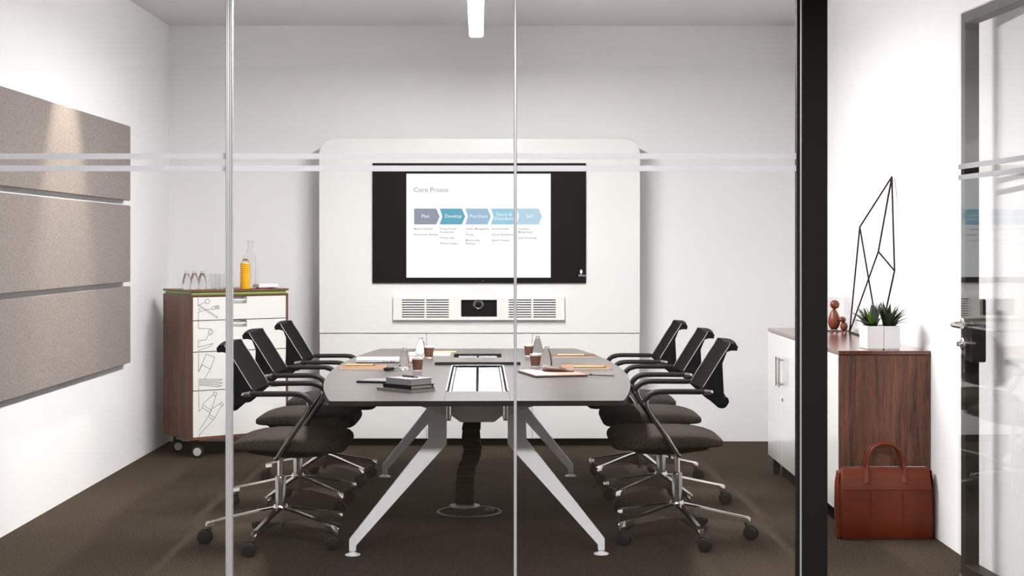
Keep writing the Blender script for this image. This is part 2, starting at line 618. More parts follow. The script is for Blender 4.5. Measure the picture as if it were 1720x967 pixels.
# local: +y runs from hinge to free edge, -x is the glass face towards the room
G0 = 0.0
dpane = link_mesh('glass_pane', boxm(-0.010, 0.0, 0.0, DW, 0, DH), 'door_glass', door)
FD = 0.062
link_mesh('frame_stile', boxm(0.0005, FD, DW - 0.045, DW, 0, DH, 0.002), 'door_frame', door)
link_mesh('frame_stile', boxm(0.0005, FD, 0.0, 0.045, 0, DH, 0.002), 'door_frame', door)
link_mesh('frame_rail', boxm(0.0005, FD, 0.045, DW - 0.045, DH - 0.045, DH, 0.002), 'door_frame', door)
link_mesh('frame_rail', boxm(0.0005, FD, 0.045, DW - 0.045, 0, 0.05, 0.002), 'door_frame', door)
for z in (1.7066, 1.662):
    link_mesh('frosted_stripe', boxm(-0.0113, -0.0103, 0.0, DW, z - 0.0105 - 0.008, z + 0.0105 - 0.008), 'tape', dpane)
bm = bmesh.new()
pl = []
for (cy_, cz_, a0) in ((DW - 0.002, 0.905, 270), (DW - 0.002, 1.14, 0), (DW - 0.118, 1.14, 90), (DW - 0.118, 0.905, 180)):
    for k in range(4):
        a = math.radians(a0 + 30 * k)
        r = 0.0019 if cy_ > DW - 0.05 else 0.012
        pl.append((cy_ + r * math.cos(a), cz_ + r * math.sin(a)))
prism(bm, pl, 'x', 0.001, FD - 0.004)
link_mesh('lock_case', bm, 'door_frame', door)
hd = link_mesh('door_handle', sweepm(smooth_path([(-0.012, DW - 0.062, 1.047), (-0.045, DW - 0.062, 1.047), (-0.062, DW - 0.075, 1.046), (-0.064, DW - 0.11, 1.044), (-0.060, DW - 0.18, 1.043)], 4), 0.0095, 12), 'steel', door, smooth=50)
bm = bmesh.new()
lathe(bm, [(0, 0.0), (0.026, 0.0), (0.026, 0.006), (0.022, 0.009), (0, 0.009)], 20)
bmesh.ops.transform(bm, matrix=Matrix.Translation((-0.011, DW - 0.062, 1.047)) @ Matrix.Rotation(-PI / 2, 4, 'Y'), verts=bm.verts[:])
link_mesh('rosette', bm, 'steel', hd, smooth=40)
bm = bmesh.new()
lathe(bm, [(0, 0.0), (0.026, 0.0), (0.026, 0.006), (0.022, 0.009), (0.010, 0.009), (0.010, 0.026), (0, 0.026)], 20)
bmesh.ops.transform(bm, matrix=Matrix.Translation((-0.011, DW - 0.062, 0.965)) @ Matrix.Rotation(-PI / 2, 4, 'Y'), verts=bm.verts[:])
link_mesh('lock_cylinder', bm, 'steel', door, smooth=40)

# ------------------------------------------------------------------ fabric panels on the left wall
for nm, z0, z1 in (('highest', 1.657, 2.118), ('middle', 1.155, 1.626), ('lowest', 0.654, 1.128)):
    p = thing('acoustic_panel', 'wide grey beige fabric wall panel, %s of the three on the white wall' % nm, 'wall panel', (XL, 7.6, z0), group='fabric wall panels')
    link_mesh('fabric_face', boxm(0.030, 0.050, -1.35, 2.0, 0, z1 - z0, 0.003), 'panel_fabric', p)
    link_mesh('backing_rail', boxm(0.0, 0.030, -1.25, 1.83, 0.06, z1 - z0 - 0.06), 'lacquer', p)

# ------------------------------------------------------------------ pendant lamp
pen = thing('pendant_lamp', 'slim linear white pendant lamp hanging over the table', 'lamp', (-0.186, 7.95, 2.64), math.radians(1.2))
L2 = 1.36
bm = bmesh.new()
box(bm, -0.042, -0.034, -L2, L2, 0.0, 0.045)
box(bm, 0.034, 0.042, -L2, L2, 0.0, 0.045)
box(bm, -0.034, 0.034, -L2, L2, 0.030, 0.045)
box(bm, -0.034, 0.034, -L2, -L2 + 0.006, 0.0, 0.030)
box(bm, -0.034, 0.034, L2 - 0.006, L2, 0.0, 0.030)
link_mesh('housing', bm, 'leg_white', pen)
link_mesh('diffuser', boxm(-0.033, 0.033, -L2 + 0.007, L2 - 0.007, -0.008, 0.012), 'lamp', pen)
for y in (-0.9, 0.9):
    link_mesh('suspension_wire', sweepm([(0, y, 0.045), (0, y, CEIL - 2.64)], 0.0012, 6), 'steel', pen)

# ------------------------------------------------------------------ media unit with television
YM = 10.65
med = thing('media_unit', 'tall white media unit with rounded top corners standing against the end wall', 'media cabinet', (-0.223, YM, 0))
HW, TOPZ, RC = 1.104, 2.113, 0.10


def rounded_top(hw, z0, z1, r):
    p = [(-hw, z0), (hw, z0)]
    for k in range(9):
        a = k / 8 * PI / 2
        p.append((hw - r + r * math.cos(a), z1 - r + r * math.sin(a)))
    for k in range(9):
        a = PI / 2 + k / 8 * PI / 2
        p.append((-hw + r + r * math.cos(a), z1 - r + r * math.sin(a)))
    return p


ZS = 0.774
link_mesh('upper_panel', prism(bmesh.new(), rounded_top(HW, ZS + 0.003, TOPZ, RC), 'y', 0, 0.20, bev=0.003), 'gloss_white', med)
link_mesh('carcass', boxm(-HW + 0.004, HW - 0.004, 0.020, 0.235, 0.05, ZS + 0.05), 'lacquer', med)
dx = [-HW, -0.368, 0.363, HW]
for a, b in zip(dx[:-1], dx[1:]):
    link_mesh('door', boxm(a + 0.003, b - 0.003, 0.0, 0.019, 0.052, ZS - 0.003, 0.0015), 'gloss_white', med)
link_mesh('plinth', boxm(-HW + 0.02, HW - 0.02, 0.03, 0.23, 0, 0.05), 'black_plastic', med)

tv = thing('television', 'large flat black screen showing a slide, on the white media unit', 'television', (-0.2253, YM - 0.001, 1.122))
TW, TH = 1.4666, 0.823
link_mesh('bezel', boxm(-TW / 2, TW / 2, -0.016, 0.0, 0, TH, 0.002), 'screen_black', tv)
sl = link_mesh('slide', boxm(-0.500, 0.491, -0.0175, -0.0162, 0.037, 0.750), 'slide', tv)
sl['label'] = 'bright white slide with five arrows'
K = 1.0 / 244.1
SY = -0.0178


def sx_(cx):
    return ((680 + cx / 6.615) - 860) * K + 0.2253


def sz_(cy):
    return CAM_H - ((300 + cy / 6.615) - 412) * K - 1.122


for i in range(5):
    x0 = sx_(105 + i * 284)
    x1 = sx_(105 + i * 284 + 246)
    tip = sx_(105 + i * 284 + 283)
    zt, zb = sz_(333), sz_(508)
    zm = (zt + zb) / 2
    poly = [(x0, zb), (x1, zb), (tip, zm), (x1, zt), (x0, zt)]
    if i:
        poly.append((x0 + 0.018, zm))
    ar = link_mesh('arrow', prism(bmesh.new(), poly, 'y', SY - 0.0008, SY), 'arrow%d' % i, tv)
    names = [['Plan'], ['Develop'], ['Purchase'], ['Store &', 'Distribute'], ['Sell']][i]
    cx = sx_([230, 538, 823, 1105, 1382][i])
    for k, w in enumerate(names):
        zc = sz_(434 if len(names) == 1 else (415, 460)[k])
        text_obj('arrow_text', w, 0.034, (cx, SY - 0.0012, zc), 'slide_label', ar, 'CENTER')
text_obj('slide_title', 'Core Proess', 0.047, (sx_(98), SY, sz_(149)), 'slide_text', tv)
COLS = [(105, [(558, 'Market Analysis'), (622, 'Promotions Planning')]),
        (390, [(558, 'Private Brands'), (593, 'Introduction'), (657, 'Product Idea'), (720, 'Product Design')]),
        (675, [(558, 'Vendor Management'), (622, 'Pricing'), (685, 'Merchandise'), (720, 'Planning')]),
        (965, [(558, 'Goods Receipt'), (622, 'Goods Distribution'), (685, 'Export Product')]),
        (1257, [(558, 'Customer'), (593, 'Management'), (657, 'Sales Processing')])]
for cx, rows in COLS:
    for cy, w in rows:
        text_obj('slide_text', w, 0.0195, (sx_(cx), SY, sz_(cy + 9)), 'slide_text', tv, offset=0.0002)
# small white leaf mark and lettering at the lower right corner of the frame
bm = bmesh.new()
prism(bm, [(0.7005 + 0.0085 * math.sin(t), 0.080 + 0.0135 * math.cos(t) - 0.004 * abs(math.sin(t))) for t in [2 * PI * k / 12 for k in range(12)]], 'y', -0.0168, -0.016)
box(bm, 0.6990, 0.7025, -0.0168, -0.016, 0.056, 0.070)
link_mesh('leaf_mark', bm, 'mark', tv)
text_obj('mark_text', 'Pol lam', 0.018, (0.6835, -0.0165, 0.0455), 'mark', tv)
link_mesh('power_light', boxm(0.026, 0.030, -0.0165, -0.016, 0.012, 0.015), 'mark', tv)

# speaker bar with louvres and camera
bar = thing('speaker_bar', 'white speaker bar with slotted grilles and camera window below the screen', 'speaker bar', (-0.2273, YM - 0.001, 0.868))
BW, BH, BD = 0.588, 0.160, 0.030
cam0, cam1, camz0, camz1 = -0.122, 0.124, 0.022, 0.139
GX = [(-0.529, -0.373), (-0.362, -0.206), (0.204, 0.360), (0.373, 0.529)]
ZLO, ZHI = 0.0175, 0.0175 + 7 * 0.01665 + 0.0072
bm = bmesh.new()
edges = [-BW] + [v for g in GX[:2] for v in g] + [cam0]
for a, b in zip(edges[0::2], edges[1::2]):
    box(bm, a, b, -BD, 0, 0, BH)
edges = [cam1] + [v for g in GX[2:] for v in g] + [BW]
for a, b in zip(edges[0::2], edges[1::2]):
    box(bm, a, b, -BD, 0, 0, BH)
for a, b in GX:
    box(bm, a, b, -BD, 0, 0, ZLO)
    box(bm, a, b, -BD, 0, ZHI, BH)
box(bm, cam0, cam1, -BD, 0, 0, camz0)
box(bm, cam0, cam1, -BD, 0, camz1, BH)
link_mesh('body', bm, 'lacquer', bar)
slat_me = None
for a, b in GX:
    link_mesh('speaker_cloth', boxm(a, b, -0.008, -0.002, ZLO, ZHI), 'black_plastic', bar)
    for k in range(7):
        z = ZLO + 0.0072 + k * 0.01665
        if slat_me is None:
            o = link_mesh('slat', boxm(0, 0.156, -0.012, 0.0, 0, 0.00945), 'lacquer', bar, (a, -BD + 0.012, z))
            slat_me = o.data
        else:
            link_data('slat', slat_me, bar, (a, -BD + 0.012, z))
cw = link_mesh('camera_window', boxm(cam0, cam1, -0.008, -0.001, camz0, camz1), 'screen_black', bar)
bm = bmesh.new()
lathe(bm, [(0, 0.0), (0.036, 0.0), (0.036, 0.014), (0.031, 0.016), (0.028, 0.006), (0.015, 0.004), (0, 0.010)], 28)
bmesh.ops.transform(bm, matrix=Matrix.Translation((-0.004, -0.008, 0.106)) @ Matrix.Rotation(PI / 2, 4, 'X'), verts=bm.verts[:])
link_mesh('lens', bm, 'dark_chrome', cw, smooth=40)
link_mesh('lens_core', ball(bmesh.new(), (-0.004, -0.012, 0.106), 0.022, 0.006, 0.022), 'screen_black', cw, smooth=60)


# ------------------------------------------------------------------ casters
def caster_mesh_parts(parent, loc, rz, r=0.033, hood='rubber', wheel='rubber', h=None, disc=None):
    """twin-wheel caster: hood on the parent, two wheels below the hood"""
    off = 0.020
    bm = bmesh.new()
    poly = []
    for k in range(11):
        a = math.radians(20 + 16 * k)
        poly.append((off + (r + 0.004) * math.cos(a), r + (r + 0.004) * math.sin(a)))
    poly += [(off - 0.010, r - 0.002), (off + 0.010, r - 0.002)]
    prism(bm, poly, 'y', -0.005, 0.005)
    top = h if h else 2 * r + 0.012
    sweep(bm, [(0, 0, r), (0, 0, top)], 0.0085, 10)
    cst = link_mesh('caster', bm, hood, parent, loc, (0, 0, rz), smooth=40)
    for s in (-1, 1):
        bm = bmesh.new()
        lathe(bm, [(0, -0.009), (r * 0.72, -0.010), (r * 0.93, -0.008), (r, -0.004), (r, 0.006), (r * 0.95, 0.009), (0, 0.009)], 22, mi=0)
        bmesh.ops.transform(bm, matrix=Matrix.Translation((off, s * 0.0155, r)) @ Matrix.Rotation(s * PI / 2, 4, 'X'), verts=bm.verts[:])
        w = link_mesh('wheel', bm, wheel, cst, smooth=40)
        if disc:
            bm = bmesh.new()
            lathe(bm, [(0, -0.0125), (r * 0.66, -0.0115), (r * 0.66, -0.009), (0, -0.009)], 18)
            bmesh.ops.transform(bm, matrix=Matrix.Translation((off, s * 0.0155, r)) @ Matrix.Rotation(s * PI / 2, 4, 'X'), verts=bm.verts[:])
            # disc is part of the wheel face
            d = bpy.data.meshes.new('d')
            bm.to_mesh(d)
            bm.free()
            bm2 = bmesh.new()
            bm2.from_mesh(w.data)
            nf = len(bm2.faces)
            bm2.from_mesh(d)
            bm2.faces.ensure_lookup_table()
            for f in bm2.faces[nf:]:
                f.material_index = 1
            bm2.to_mesh(w.data)
            bm2.free()
            w.data.materials.append(M[disc])
    return cst


# ------------------------------------------------------------------ office chair
def superellipse(cx, cz, hw, hz, n, seg=28):
    out = []
    for k in range(seg):
        a = 2 * PI * k / seg
        c, s = math.cos(a), math.sin(a)
        out.append((cx, hw * math.copysign(abs(c) ** (2 / n), c), cz + hz * math.copysign(abs(s) ** (2 / n), s)))
    return out


def make_chair():
    ch = thing('office_chair', 'x', 'chair', (0, 0, 0))
    # seat: lofted cushion, waterfall front, thin tail
    st = [(-0.196, 0.477, 0.462, 0.160), (-0.192, 0.485, 0.456, 0.185), (-0.178, 0.493, 0.451, 0.203), (-0.145, 0.505, 0.448, 0.220), (-0.100, 0.515, 0.447, 0.230),
          (-0.03, 0.521, 0.444, 0.238), (0.06, 0.522, 0.440, 0.241), (0.15, 0.522, 0.436, 0.242), (0.22, 0.521, 0.434, 0.241),
          (0.272, 0.518, 0.434, 0.236), (0.300, 0.509, 0.438, 0.228), (0.315, 0.495, 0.448, 0.216), (0.320, 0.482, 0.460, 0.200)]
    rings = [superellipse(x, (a + b) / 2, hw, (a - b) / 2, 4.6, 36) for x, a, b, hw in st]
    link_mesh('seat', loft(bmesh.new(), rings), 'seat_fabric', ch, smooth=60)
    st = [(-0.15, 0.452, 0.446, 0.12), (-0.12, 0.455, 0.428, 0.165), (0.0, 0.456, 0.410, 0.19), (0.10, 0.456, 0.405, 0.19), (0.19, 0.452, 0.412, 0.175), (0.24, 0.446, 0.430, 0.15)]
    rings = [superellipse(x, (a + b) / 2, hw, (a - b) / 2, 2.6, 20) for x, a, b, hw in st]
    link_mesh('seat_pan', loft(bmesh.new(), rings), 'black_plastic', ch, smooth=60)
    # column
    bm = bmesh.new()
    lathe(bm, [(0.0, 0.075), (0.014, 0.075), (0.014, 0.092), (0.036, 0.092), (0.038, 0.12), (0.036, 0.165), (0.030, 0.178), (0, 0.178)], 24)
    link_mesh('hub', bm, 'chrome', ch, smooth=35)
    bm = bmesh.new()
    lathe(bm, [(0.0, 0.17), (0.0245, 0.17), (0.0245, 0.305), (0.021, 0.312), (0, 0.312)], 24)
    link_mesh('column_sleeve', bm, 'dark_chrome', ch, smooth=35)
    bm = bmesh.new()
    lathe(bm, [(0.0, 0.30), (0.0145, 0.30), (0.0145, 0.42), (0, 0.42)], 20)
    link_mesh('gas_column', bm, 'chrome', ch, smooth=35)
    link_mesh('height_lever', sweepm(smooth_path([(0.05, 0.10, 0.415), (0.055, 0.20, 0.41), (0.06, 0.245, 0.412)], 3), 0.006, 8), 'black_plastic', ch, smooth=50)
    # five base legs with casters
    leg_me = None
    proto = None
    for k in range(5):
        a = k * 2 * PI / 5
        if leg_me is None:
            bm = bmesh.new()
            R = []
            for (r, zt, zb, hw) in ((0.028, 0.168, 0.098, 0.024), (0.10, 0.156, 0.103, 0.020), (0.20, 0.134, 0.095, 0.0165), (0.30, 0.113, 0.083, 0.0145), (0.336, 0.106, 0.078, 0.0135), (0.343, 0.101, 0.082, 0.011)):
                R.append([(r, -hw, zb), (r, hw, zb), (r, hw * 0.98, zt - 0.008), (r, hw * 0.55, zt), (r, -hw * 0.55, zt), (r, -hw * 0.98, zt - 0.008)])
            loft(bm, R)
            lathe(bm, [(0, 0.068), (0.0125, 0.068), (0.0135, 0.085), (0, 0.085)], 14, 0.327, 0)
            lg = link_mesh('base_leg', bm, 'chrome', ch, (0, 0, 0), (0, 0, a), smooth=35)
            leg_me = lg.data
        else:
            lg = link_data('base_leg', leg_me, ch, (0, 0, 0), (0, 0, a))
        caster_mesh_parts(ch, (0.327 * math.cos(a), 0.327 * math.sin(a), 0), a + 0.9)
    # arms
    for s in (-1, 1):
        Y0 = 0.268 * s
        P = smooth_path([(0.120, Y0, 0.712), (0.150, Y0, 0.702), (0.168, Y0, 0.678), (0.166, Y0, 0.650), (0.146, Y0, 0.612), (0.088, Y0, 0.527), (0.030, 0.262 * s, 0.440), (0.022, 0.256 * s, 0.428)], 4)
        rad = [(0.011 + 0.005 * min(1, i / len(P) * 1.6), 0.0125) for i in range(len(P))]
        tb = link_mesh('arm_tube', sweepm(P, rad, 14, side=(0, 1, 0)), 'dark_chrome', ch, smooth=45)
        bm = sweepm([(0.028, 0.275 * s, 0.437), (0.028, 0.15 * s, 0.437)], 0.011, 12)
        link_mesh('arm_bolt', bm, 'dark_chrome', tb, smooth=40)
        P = smooth_path([(-0.095, Y0, 0.715), (0.02, Y0, 0.716), (0.105, Y0, 0.7155), (0.143, Y0, 0.708), (0.168, Y0, 0.688), (0.176, Y0, 0.668)], 4)
        rad = [(0.0225, 0.0125)] * len(P)
        rad[0] = (0.018, 0.010)
        rad[-1] = (0.017, 0.010)
        ap = link_mesh('armrest', sweepm(P, rad, 16, side=(0, 1, 0)), 'arm_pad', ch, smooth=45)
        bm = bmesh.new()
        P = [(-0.136, Y0, 0.714), (-0.131, Y0, 0.714), (-0.122, Y0, 0.714), (-0.095, Y0, 0.715)]
        sweep(bm, P, [(0.006, 0.005), (0.014, 0.010), (0.0175, 0.0125), (0.0185, 0.0125)], 14, side=(0, 1, 0))
        sweep(bm, [(-0.118, Y0, 0.714), (-0.118, 0.20 * s, 0.714)], 0.010, 10)
        link_mesh('end_cap', bm, 'chrome', ap, smooth=45)
    # back: side cheeks, top hook and bottom loop as one frame
    cheek = [(-0.222, 0.932), (-0.207, 0.905), (-0.178, 0.862), (-0.140, 0.800), (-0.098, 0.733), (-0.084, 0.710), (-0.126, 0.672), (-0.168, 0.636),
             (-0.186, 0.631), (-0.206, 0.640), (-0.218, 0.662), (-0.212, 0.682), (-0.196, 0.684), (-0.178, 0.690), (-0.163, 0.722), (-0.165, 0.765),
             (-0.186, 0.845), (-0.205, 0.893), (-0.226, 0.899), (-0.252, 0.898), (-0.256, 0.918), (-0.243, 0.931)]
    bm = bmesh.new()
    for s in (-1, 1):
        def ypos(z):
            return 0.222 if z > 0.75 else 0.222 - (0.75 - z) * 0.22
        va = [bm.verts.new((x, s * ypos(z), z)) for x, z in cheek]
        vb = [bm.verts.new((x, s * (ypos(z) - 0.016), z)) for x, z in cheek]
        n = len(cheek)
        fa = bm.faces.new(va)
        fb = bm.faces.new(vb[::-1])
        for i in range(n):
            bm.faces.new((va[i], vb[i], vb[(i + 1) % n], va[(i + 1) % n]))
        bmesh.ops.triangulate(bm, faces=[fa, fb])
    # bottom loop (curves back between the cheeks) and top rail
    P = [(-0.196 - 0.020 * math.sin(PI * k / 10), -0.194 + 0.388 * k / 10, 0.658) for k in range(11)]
    sweep(bm, P, (0.012, 0.026), 10, side=(1, 0, 0))
    P = [(-0.236 - 0.014 * math.sin(PI * k / 10), -0.214 + 0.428 * k / 10, 0.917 + 0.006 * math.sin(PI * k / 10)) for k in range(11)]
    sweep(bm, P, (0.017, 0.015), 10, side=(1, 0, 0))
    link_mesh('back_frame', bm, 'black_plastic', ch, smooth=40)
    # mesh panel: thin curved sheet inside the cheeks
    prof = [(-0.218, 0.930), (-0.203, 0.902), (-0.175, 0.860), (-0.137, 0.798), (-0.097, 0.733), (-0.087, 0.712), (-0.122, 0.676), (-0.160, 0.645)]
    bm = bmesh.new()
    grid = []
    for x, z in prof:
        row = []
        for j in range(11):
            v = -1 + 2 * j / 10
            hw = 0.208 if z > 0.75 else 0.208 - (0.75 - z) * 0.22
            row.append((x - 0.020 * (1 - v * v), hw * v, z))
        grid.append(row)
    vf = [[bm.verts.new(p) for p in r] for r in grid]
    vb = [[bm.verts.new((p[0] - 0.007, p[1], p[2] - 0.003)) for p in r] for r in grid]
    for i in range(len(grid) - 1):
        for j in range(10):
            bm.faces.new((vf[i][j], vf[i][j + 1], vf[i + 1][j + 1], vf[i + 1][j]))
            bm.faces.new((vb[i][j], vb[i + 1][j], vb[i + 1][j + 1], vb[i][j + 1]))
    link_mesh('backrest', bm, 'mesh_fabric', ch, smooth=60)
    # piping seam along the front edge of each cheek
    for s in (-1, 1):
        P = smooth_path([(x + 0.002, s * 0.2235, z) for x, z in cheek[0:5]], 3)
        link_mesh('seam', sweepm(P, 0.0016, 6), 'grey_metal', ch, smooth=60)
    return ch


chair = make_chair()


def set_chair(o, x, y, rz, base_deg, label):
    o.location = (x, y, 0)
    o.rotation_euler = (0, 0, rz)
    tag(o, label, 'chair', 'swivel chairs around the conference table')
    i = 0
    legs = [c for c in o.children if c.name.startswith('base_leg')]
    cas = [c for c in o.children if c.name.startswith('caster')]
    rnd = random.Random(int(abs(x * 100) + y * 100))
    for k in range(5):
        a = math.radians(base_deg) - rz + k * 2 * PI / 5
        legs[k].rotation_euler = (0, 0, a)
        cas[k].location = (0.327 * math.cos(a), 0.327 * math.sin(a), 0)
        cas[k].rotation_euler = (0, 0, math.radians(185 + rnd.uniform(-30, 30)) - rz if x < 0 else math.radians(-5 + rnd.uniform(-30, 30)) - rz)


CH = [(-1.075, 7.19, 0.0, -103, 'dark swivel chair on the drawer cabinet side, next to the glass partition'),
      (-1.130, 8.17, 0.0, -110, 'dark swivel chair on the drawer cabinet side, middle of its row'),
      (-1.10, 9.05, 0.0, -112, 'dark swivel chair on the drawer cabinet side, next to the media unit'),
      (0.778, 7.30, PI, -77, 'dark swivel chair on the credenza side, next to the glass partition'),
      (0.792, 8.23, PI, -68, 'dark swivel chair on the credenza side, middle of its row'),
      (0.752, 9.10, PI, -70, 'dark swivel chair on the credenza side, next to the media unit')]
chairs = [chair] + [copy_tree(chair) for _ in range(5)]
for o, a in zip(chairs, CH):
    set_chair(o, *a)

# ------------------------------------------------------------------ conference table
TZ = 0.733
TX, TY, TR = -0.180, 8.08, math.radians(1.2)
tab = thing('conference_table', 'long boat shaped taupe conference table with splayed white legs', 'table', (TX, TY, 0), TR)
TLEN = 1.638


def half_w(t):
    return 0.755 - 0.143 * (t / TLEN) ** 2


def table_side(s, inner):
    pts = [(s * inner, -TLEN)]
    hw = half_w(TLEN)
    pts += [(s * (hw - 0.012), -TLEN), (s * (hw + 0.002), -TLEN + 0.014)]
    for k in range(1, 24):
        t = -TLEN + 2 * TLEN * k / 24
        pts.append((s * half_w(t), t))
    pts += [(s * (hw + 0.002), TLEN - 0.014), (s * (hw - 0.012), TLEN), (s * inner, TLEN)]
    return pts


SPW = 0.138
for s in (-1, 1):
    bm = bmesh.new()
    prism(bm, table_side(s, SPW + 0.001), 'z', TZ - 0.022, TZ, mi=1)
    for f in bm.faces:
        f.normal_update()
        if abs(f.normal.z) > 0.9 and f.calc_center_median().z > TZ - 0.001:
            f.material_index = 0
    link_mesh('tabletop', bm, ['table_top', 'table_edge'], tab)
for y0, y1 in ((-TLEN, -1.216), (1.17, TLEN)):
    bm = boxm(-SPW, SPW, y0, y1, TZ - 0.022, TZ, mi=1)
    for f in bm.faces:
        f.normal_update()
        if f.calc_center_median().z > TZ - 0.001:
            f.material_index = 0
    link_mesh('centre_panel', bm, ['table_top', 'table_edge'], tab)
link_mesh('well_floor', boxm(-SPW, SPW, -1.216, 1.17, TZ - 0.055, TZ - 0.045), 'black_plastic', tab)
for y0, y1 in ((-1.213, 0.27), (0.66, 1.14)):
    for s in (-1, 1):
        a, b = (0.006, 0.113) if s > 0 else (-0.113, -0.006)
        link_mesh('cable_lid', boxm(a, b, y0, y1, TZ - 0.020, TZ - 0.010, 0.001), 'lid', tab)
bm = bmesh.new()
for s in (-1, 1):
    box(bm, s * 0.1375 - 0.0025, s * 0.1375 + 0.0025, -1.19, 0.285, TZ + 0.0002, TZ + 0.0012)
    box(bm, s * 0.122 - 0.004, s * 0.122 + 0.004, -1.19, 0.285, TZ - 0.018, TZ - 0.010)
box(bm, -0.140, 0.140, 0.275, 0.285, TZ + 0.0002, TZ + 0.0012)
link_mesh('well_trim', bm, 'leg_white', tab)
bm = boxm(-0.232, 0.232, 0.295, 0.64, TZ + 0.0005, TZ + 0.016, mi=1)
for f in bm.faces:
    f.normal_update()
    if f.calc_center_median().z > TZ + 0.0155:
        f.material_index = 0
bs = thing('bridge_shelf', 'flat taupe shelf bridging the cable well across the table', 'shelf', (TX, TY, 0), TR)
link_mesh('shelf_board', bm, ['table_top', 'table_edge'], bs)
# under structure
bm = bmesh.new()
prism(bm, [(-0.118, 0.668), (0.118, 0.668), (0.118, 0.622), (0.075, 0.590), (-0.075, 0.590), (-0.118, 0.622)], 'y', -1.16, 1.16, bev=0.002)
link_mesh('cable_trough', bm, 'trough', tab)
for s in (-1, 1):
    for y in (-1.30, 1.30):
        sy = 1 if y > 0 else -1
        P = [(s * 0.128, y, 0.705), (s * 0.130, y, 0.660), (s * 0.126, y, 0.618)]
        bm = boxm(s * 0.126 - 0.008, s * 0.126 + 0.008, min(y, y - sy * 0.012), max(y, y - sy * 0.012), 0.618, 0.705, 0.002)
        box(bm, s * 0.126 - 0.011, s * 0.126 + 0.011, min(y, y - sy * 0.16), max(y, y - sy * 0.16), 0.612, 0.620, 0.001)
        link_mesh('trough_bracket', bm, 'steel', tab)
for s in (-1, 1):
    link_mesh('beam', boxm(s * 0.178 - 0.030, s * 0.178 + 0.030, -1.19, 1.19, 0.655, 0.710, 0.002), 'grey_metal', tab)
LEGP = [(-0.218, 0.654), (-0.218, 0.513), (-0.569, 0.072), (-0.569, 0.020), (-0.540, 0.020), (-0.540, 0.047), (-0.1365, 0.494), (-0.1365, 0.622)]
ARMP = [(-0.136, 0.622), (-0.218, 0.654), (-0.262, 0.668), (-0.50, 0.700), (-0.50, 0.7095), (-0.136, 0.7095)]
for sy in (-1, 1):
    for s in (-1, 1):
        bm = bmesh.new()
        yc = sy * 1.167
        prism(bm, [(-s * x, z) for x, z in LEGP], 'y', yc - 0.022, yc + 0.022, bev=0.0015)
        lg = link_mesh('leg', bm, 'leg_white', tab)
        bm = bmesh.new()
        lathe(bm, [(0, 0), (0.034, 0), (0.034, 0.004), (0.014, 0.012), (0.010, 0.022), (0, 0.022)], 20, s * 0.5545, yc)
        link_mesh('foot', bm, 'leg_white', lg, smooth=35)
        bm = bmesh.new()
        prism(bm, [(-s * x, z) for x, z in ARMP], 'y', yc - 0.024, yc + 0.024, bev=0.0015)
        link_mesh('crossarm', bm, 'trough', tab)
# cable chain from trough to floor
cch = thing('cable_chain', 'x', 'x')
del cch['label'], cch['category']
cch.parent = tab
cch.location = (-0.012, 0.10, 0)
LN = [(-0.012, 0.590), (-0.006, 0.545), (-0.010, 0.500), (-0.016, 0.455), (-0.022, 0.405), (-0.022, 0.355), (-0.014, 0.305), (-0.022, 0.262), (-0.044, 0.215), (-0.052, 0.165), (-0.056, 0.115), (-0.056, 0.060), (-0.056, 0.012)]
for i in range(len(LN) - 1):
    (xa, za), (xb, zb) = LN[i], LN[i + 1]
    bm = bmesh.new()
    w = 0.050
    prism(bm, [(xb - w, zb + 0.003), (xb + w, zb + 0.003), (xa + w * 0.92, za - 0.001), (xa - w * 0.92, za - 0.001)], 'y', -0.03, 0.03, bev=0.003)
    link_mesh('link', bm, 'chain_black', cch)
bm = bmesh.new()
lathe(bm, [(0, 0.0), (0.080, 0.0), (0.080, 0.008), (0.058, 0.012), (0, 0.012)], 24, -0.056, 0)
link_mesh('base_ring', bm, 'grey_metal', cch, smooth=35)

fb = thing('floor_outlet', 'round carpeted floor outlet with grey rim under the table', 'floor outlet', (-0.222, 8.02, 0))
bm = bmesh.new()
lathe(bm, [(0.155, 0.0005), (0.170, 0.0005), (0.168, 0.005), (0.156, 0.005), (0.155, 0.0005)], 40)
link_mesh('rim', bm, 'outlet_grey', fb, smooth=35)
bm = bmesh.new()
lathe(bm, [(0, 0.0003), (0.1545, 0.0003), (0.1545, 0.003), (0, 0.003)], 40)
link_mesh('cover', bm, 'carpet', fb)
P = [(0.105 + 0.03 * math.cos(a * 0.9) * (1 - a / 30), 0.02 + 0.03 * math.sin(a * 0.9), 0.008 + 0.002 * math.sin(a * 2)) for a in range(0, 22)]
link_mesh('cable_coil', sweepm(P, 0.004, 6), 'outlet_grey', fb, smooth=60)


# ------------------------------------------------------------------ things on the table
def drop_bottle(loc, label, group, full=True, s=1.0):
    b = thing('water_bottle', label, 'bottle', loc, group=group)
    prof = [(0, 0.0), (0.020, 0.0), (0.0285, 0.008), (0.0305, 0.022), (0.0295, 0.040), (0.0255, 0.066), (0.0195, 0.088), (0.0145, 0.100), (0.0118, 0.106)]
    prof = [(r * s, z * s) for r, z in prof]
    bm = bmesh.new()
    lathe(bm, prof + [(0.0, prof[-1][1])], 24)
    link_mesh('body', bm, 'water', b, smooth=50)
    bm = bmesh.new()
    z0 = prof[-1][1]
    lathe(bm, [(0, z0 + 0.0002), (0.0125 * s, z0 + 0.0002), (0.0125 * s, z0 + 0.010 * s), (0.011 * s, z0 + 0.012 * s), (0, z0 + 0.012 * s)], 20)
    link_mesh('cap', bm, 'clear', b, smooth=40)
    return b


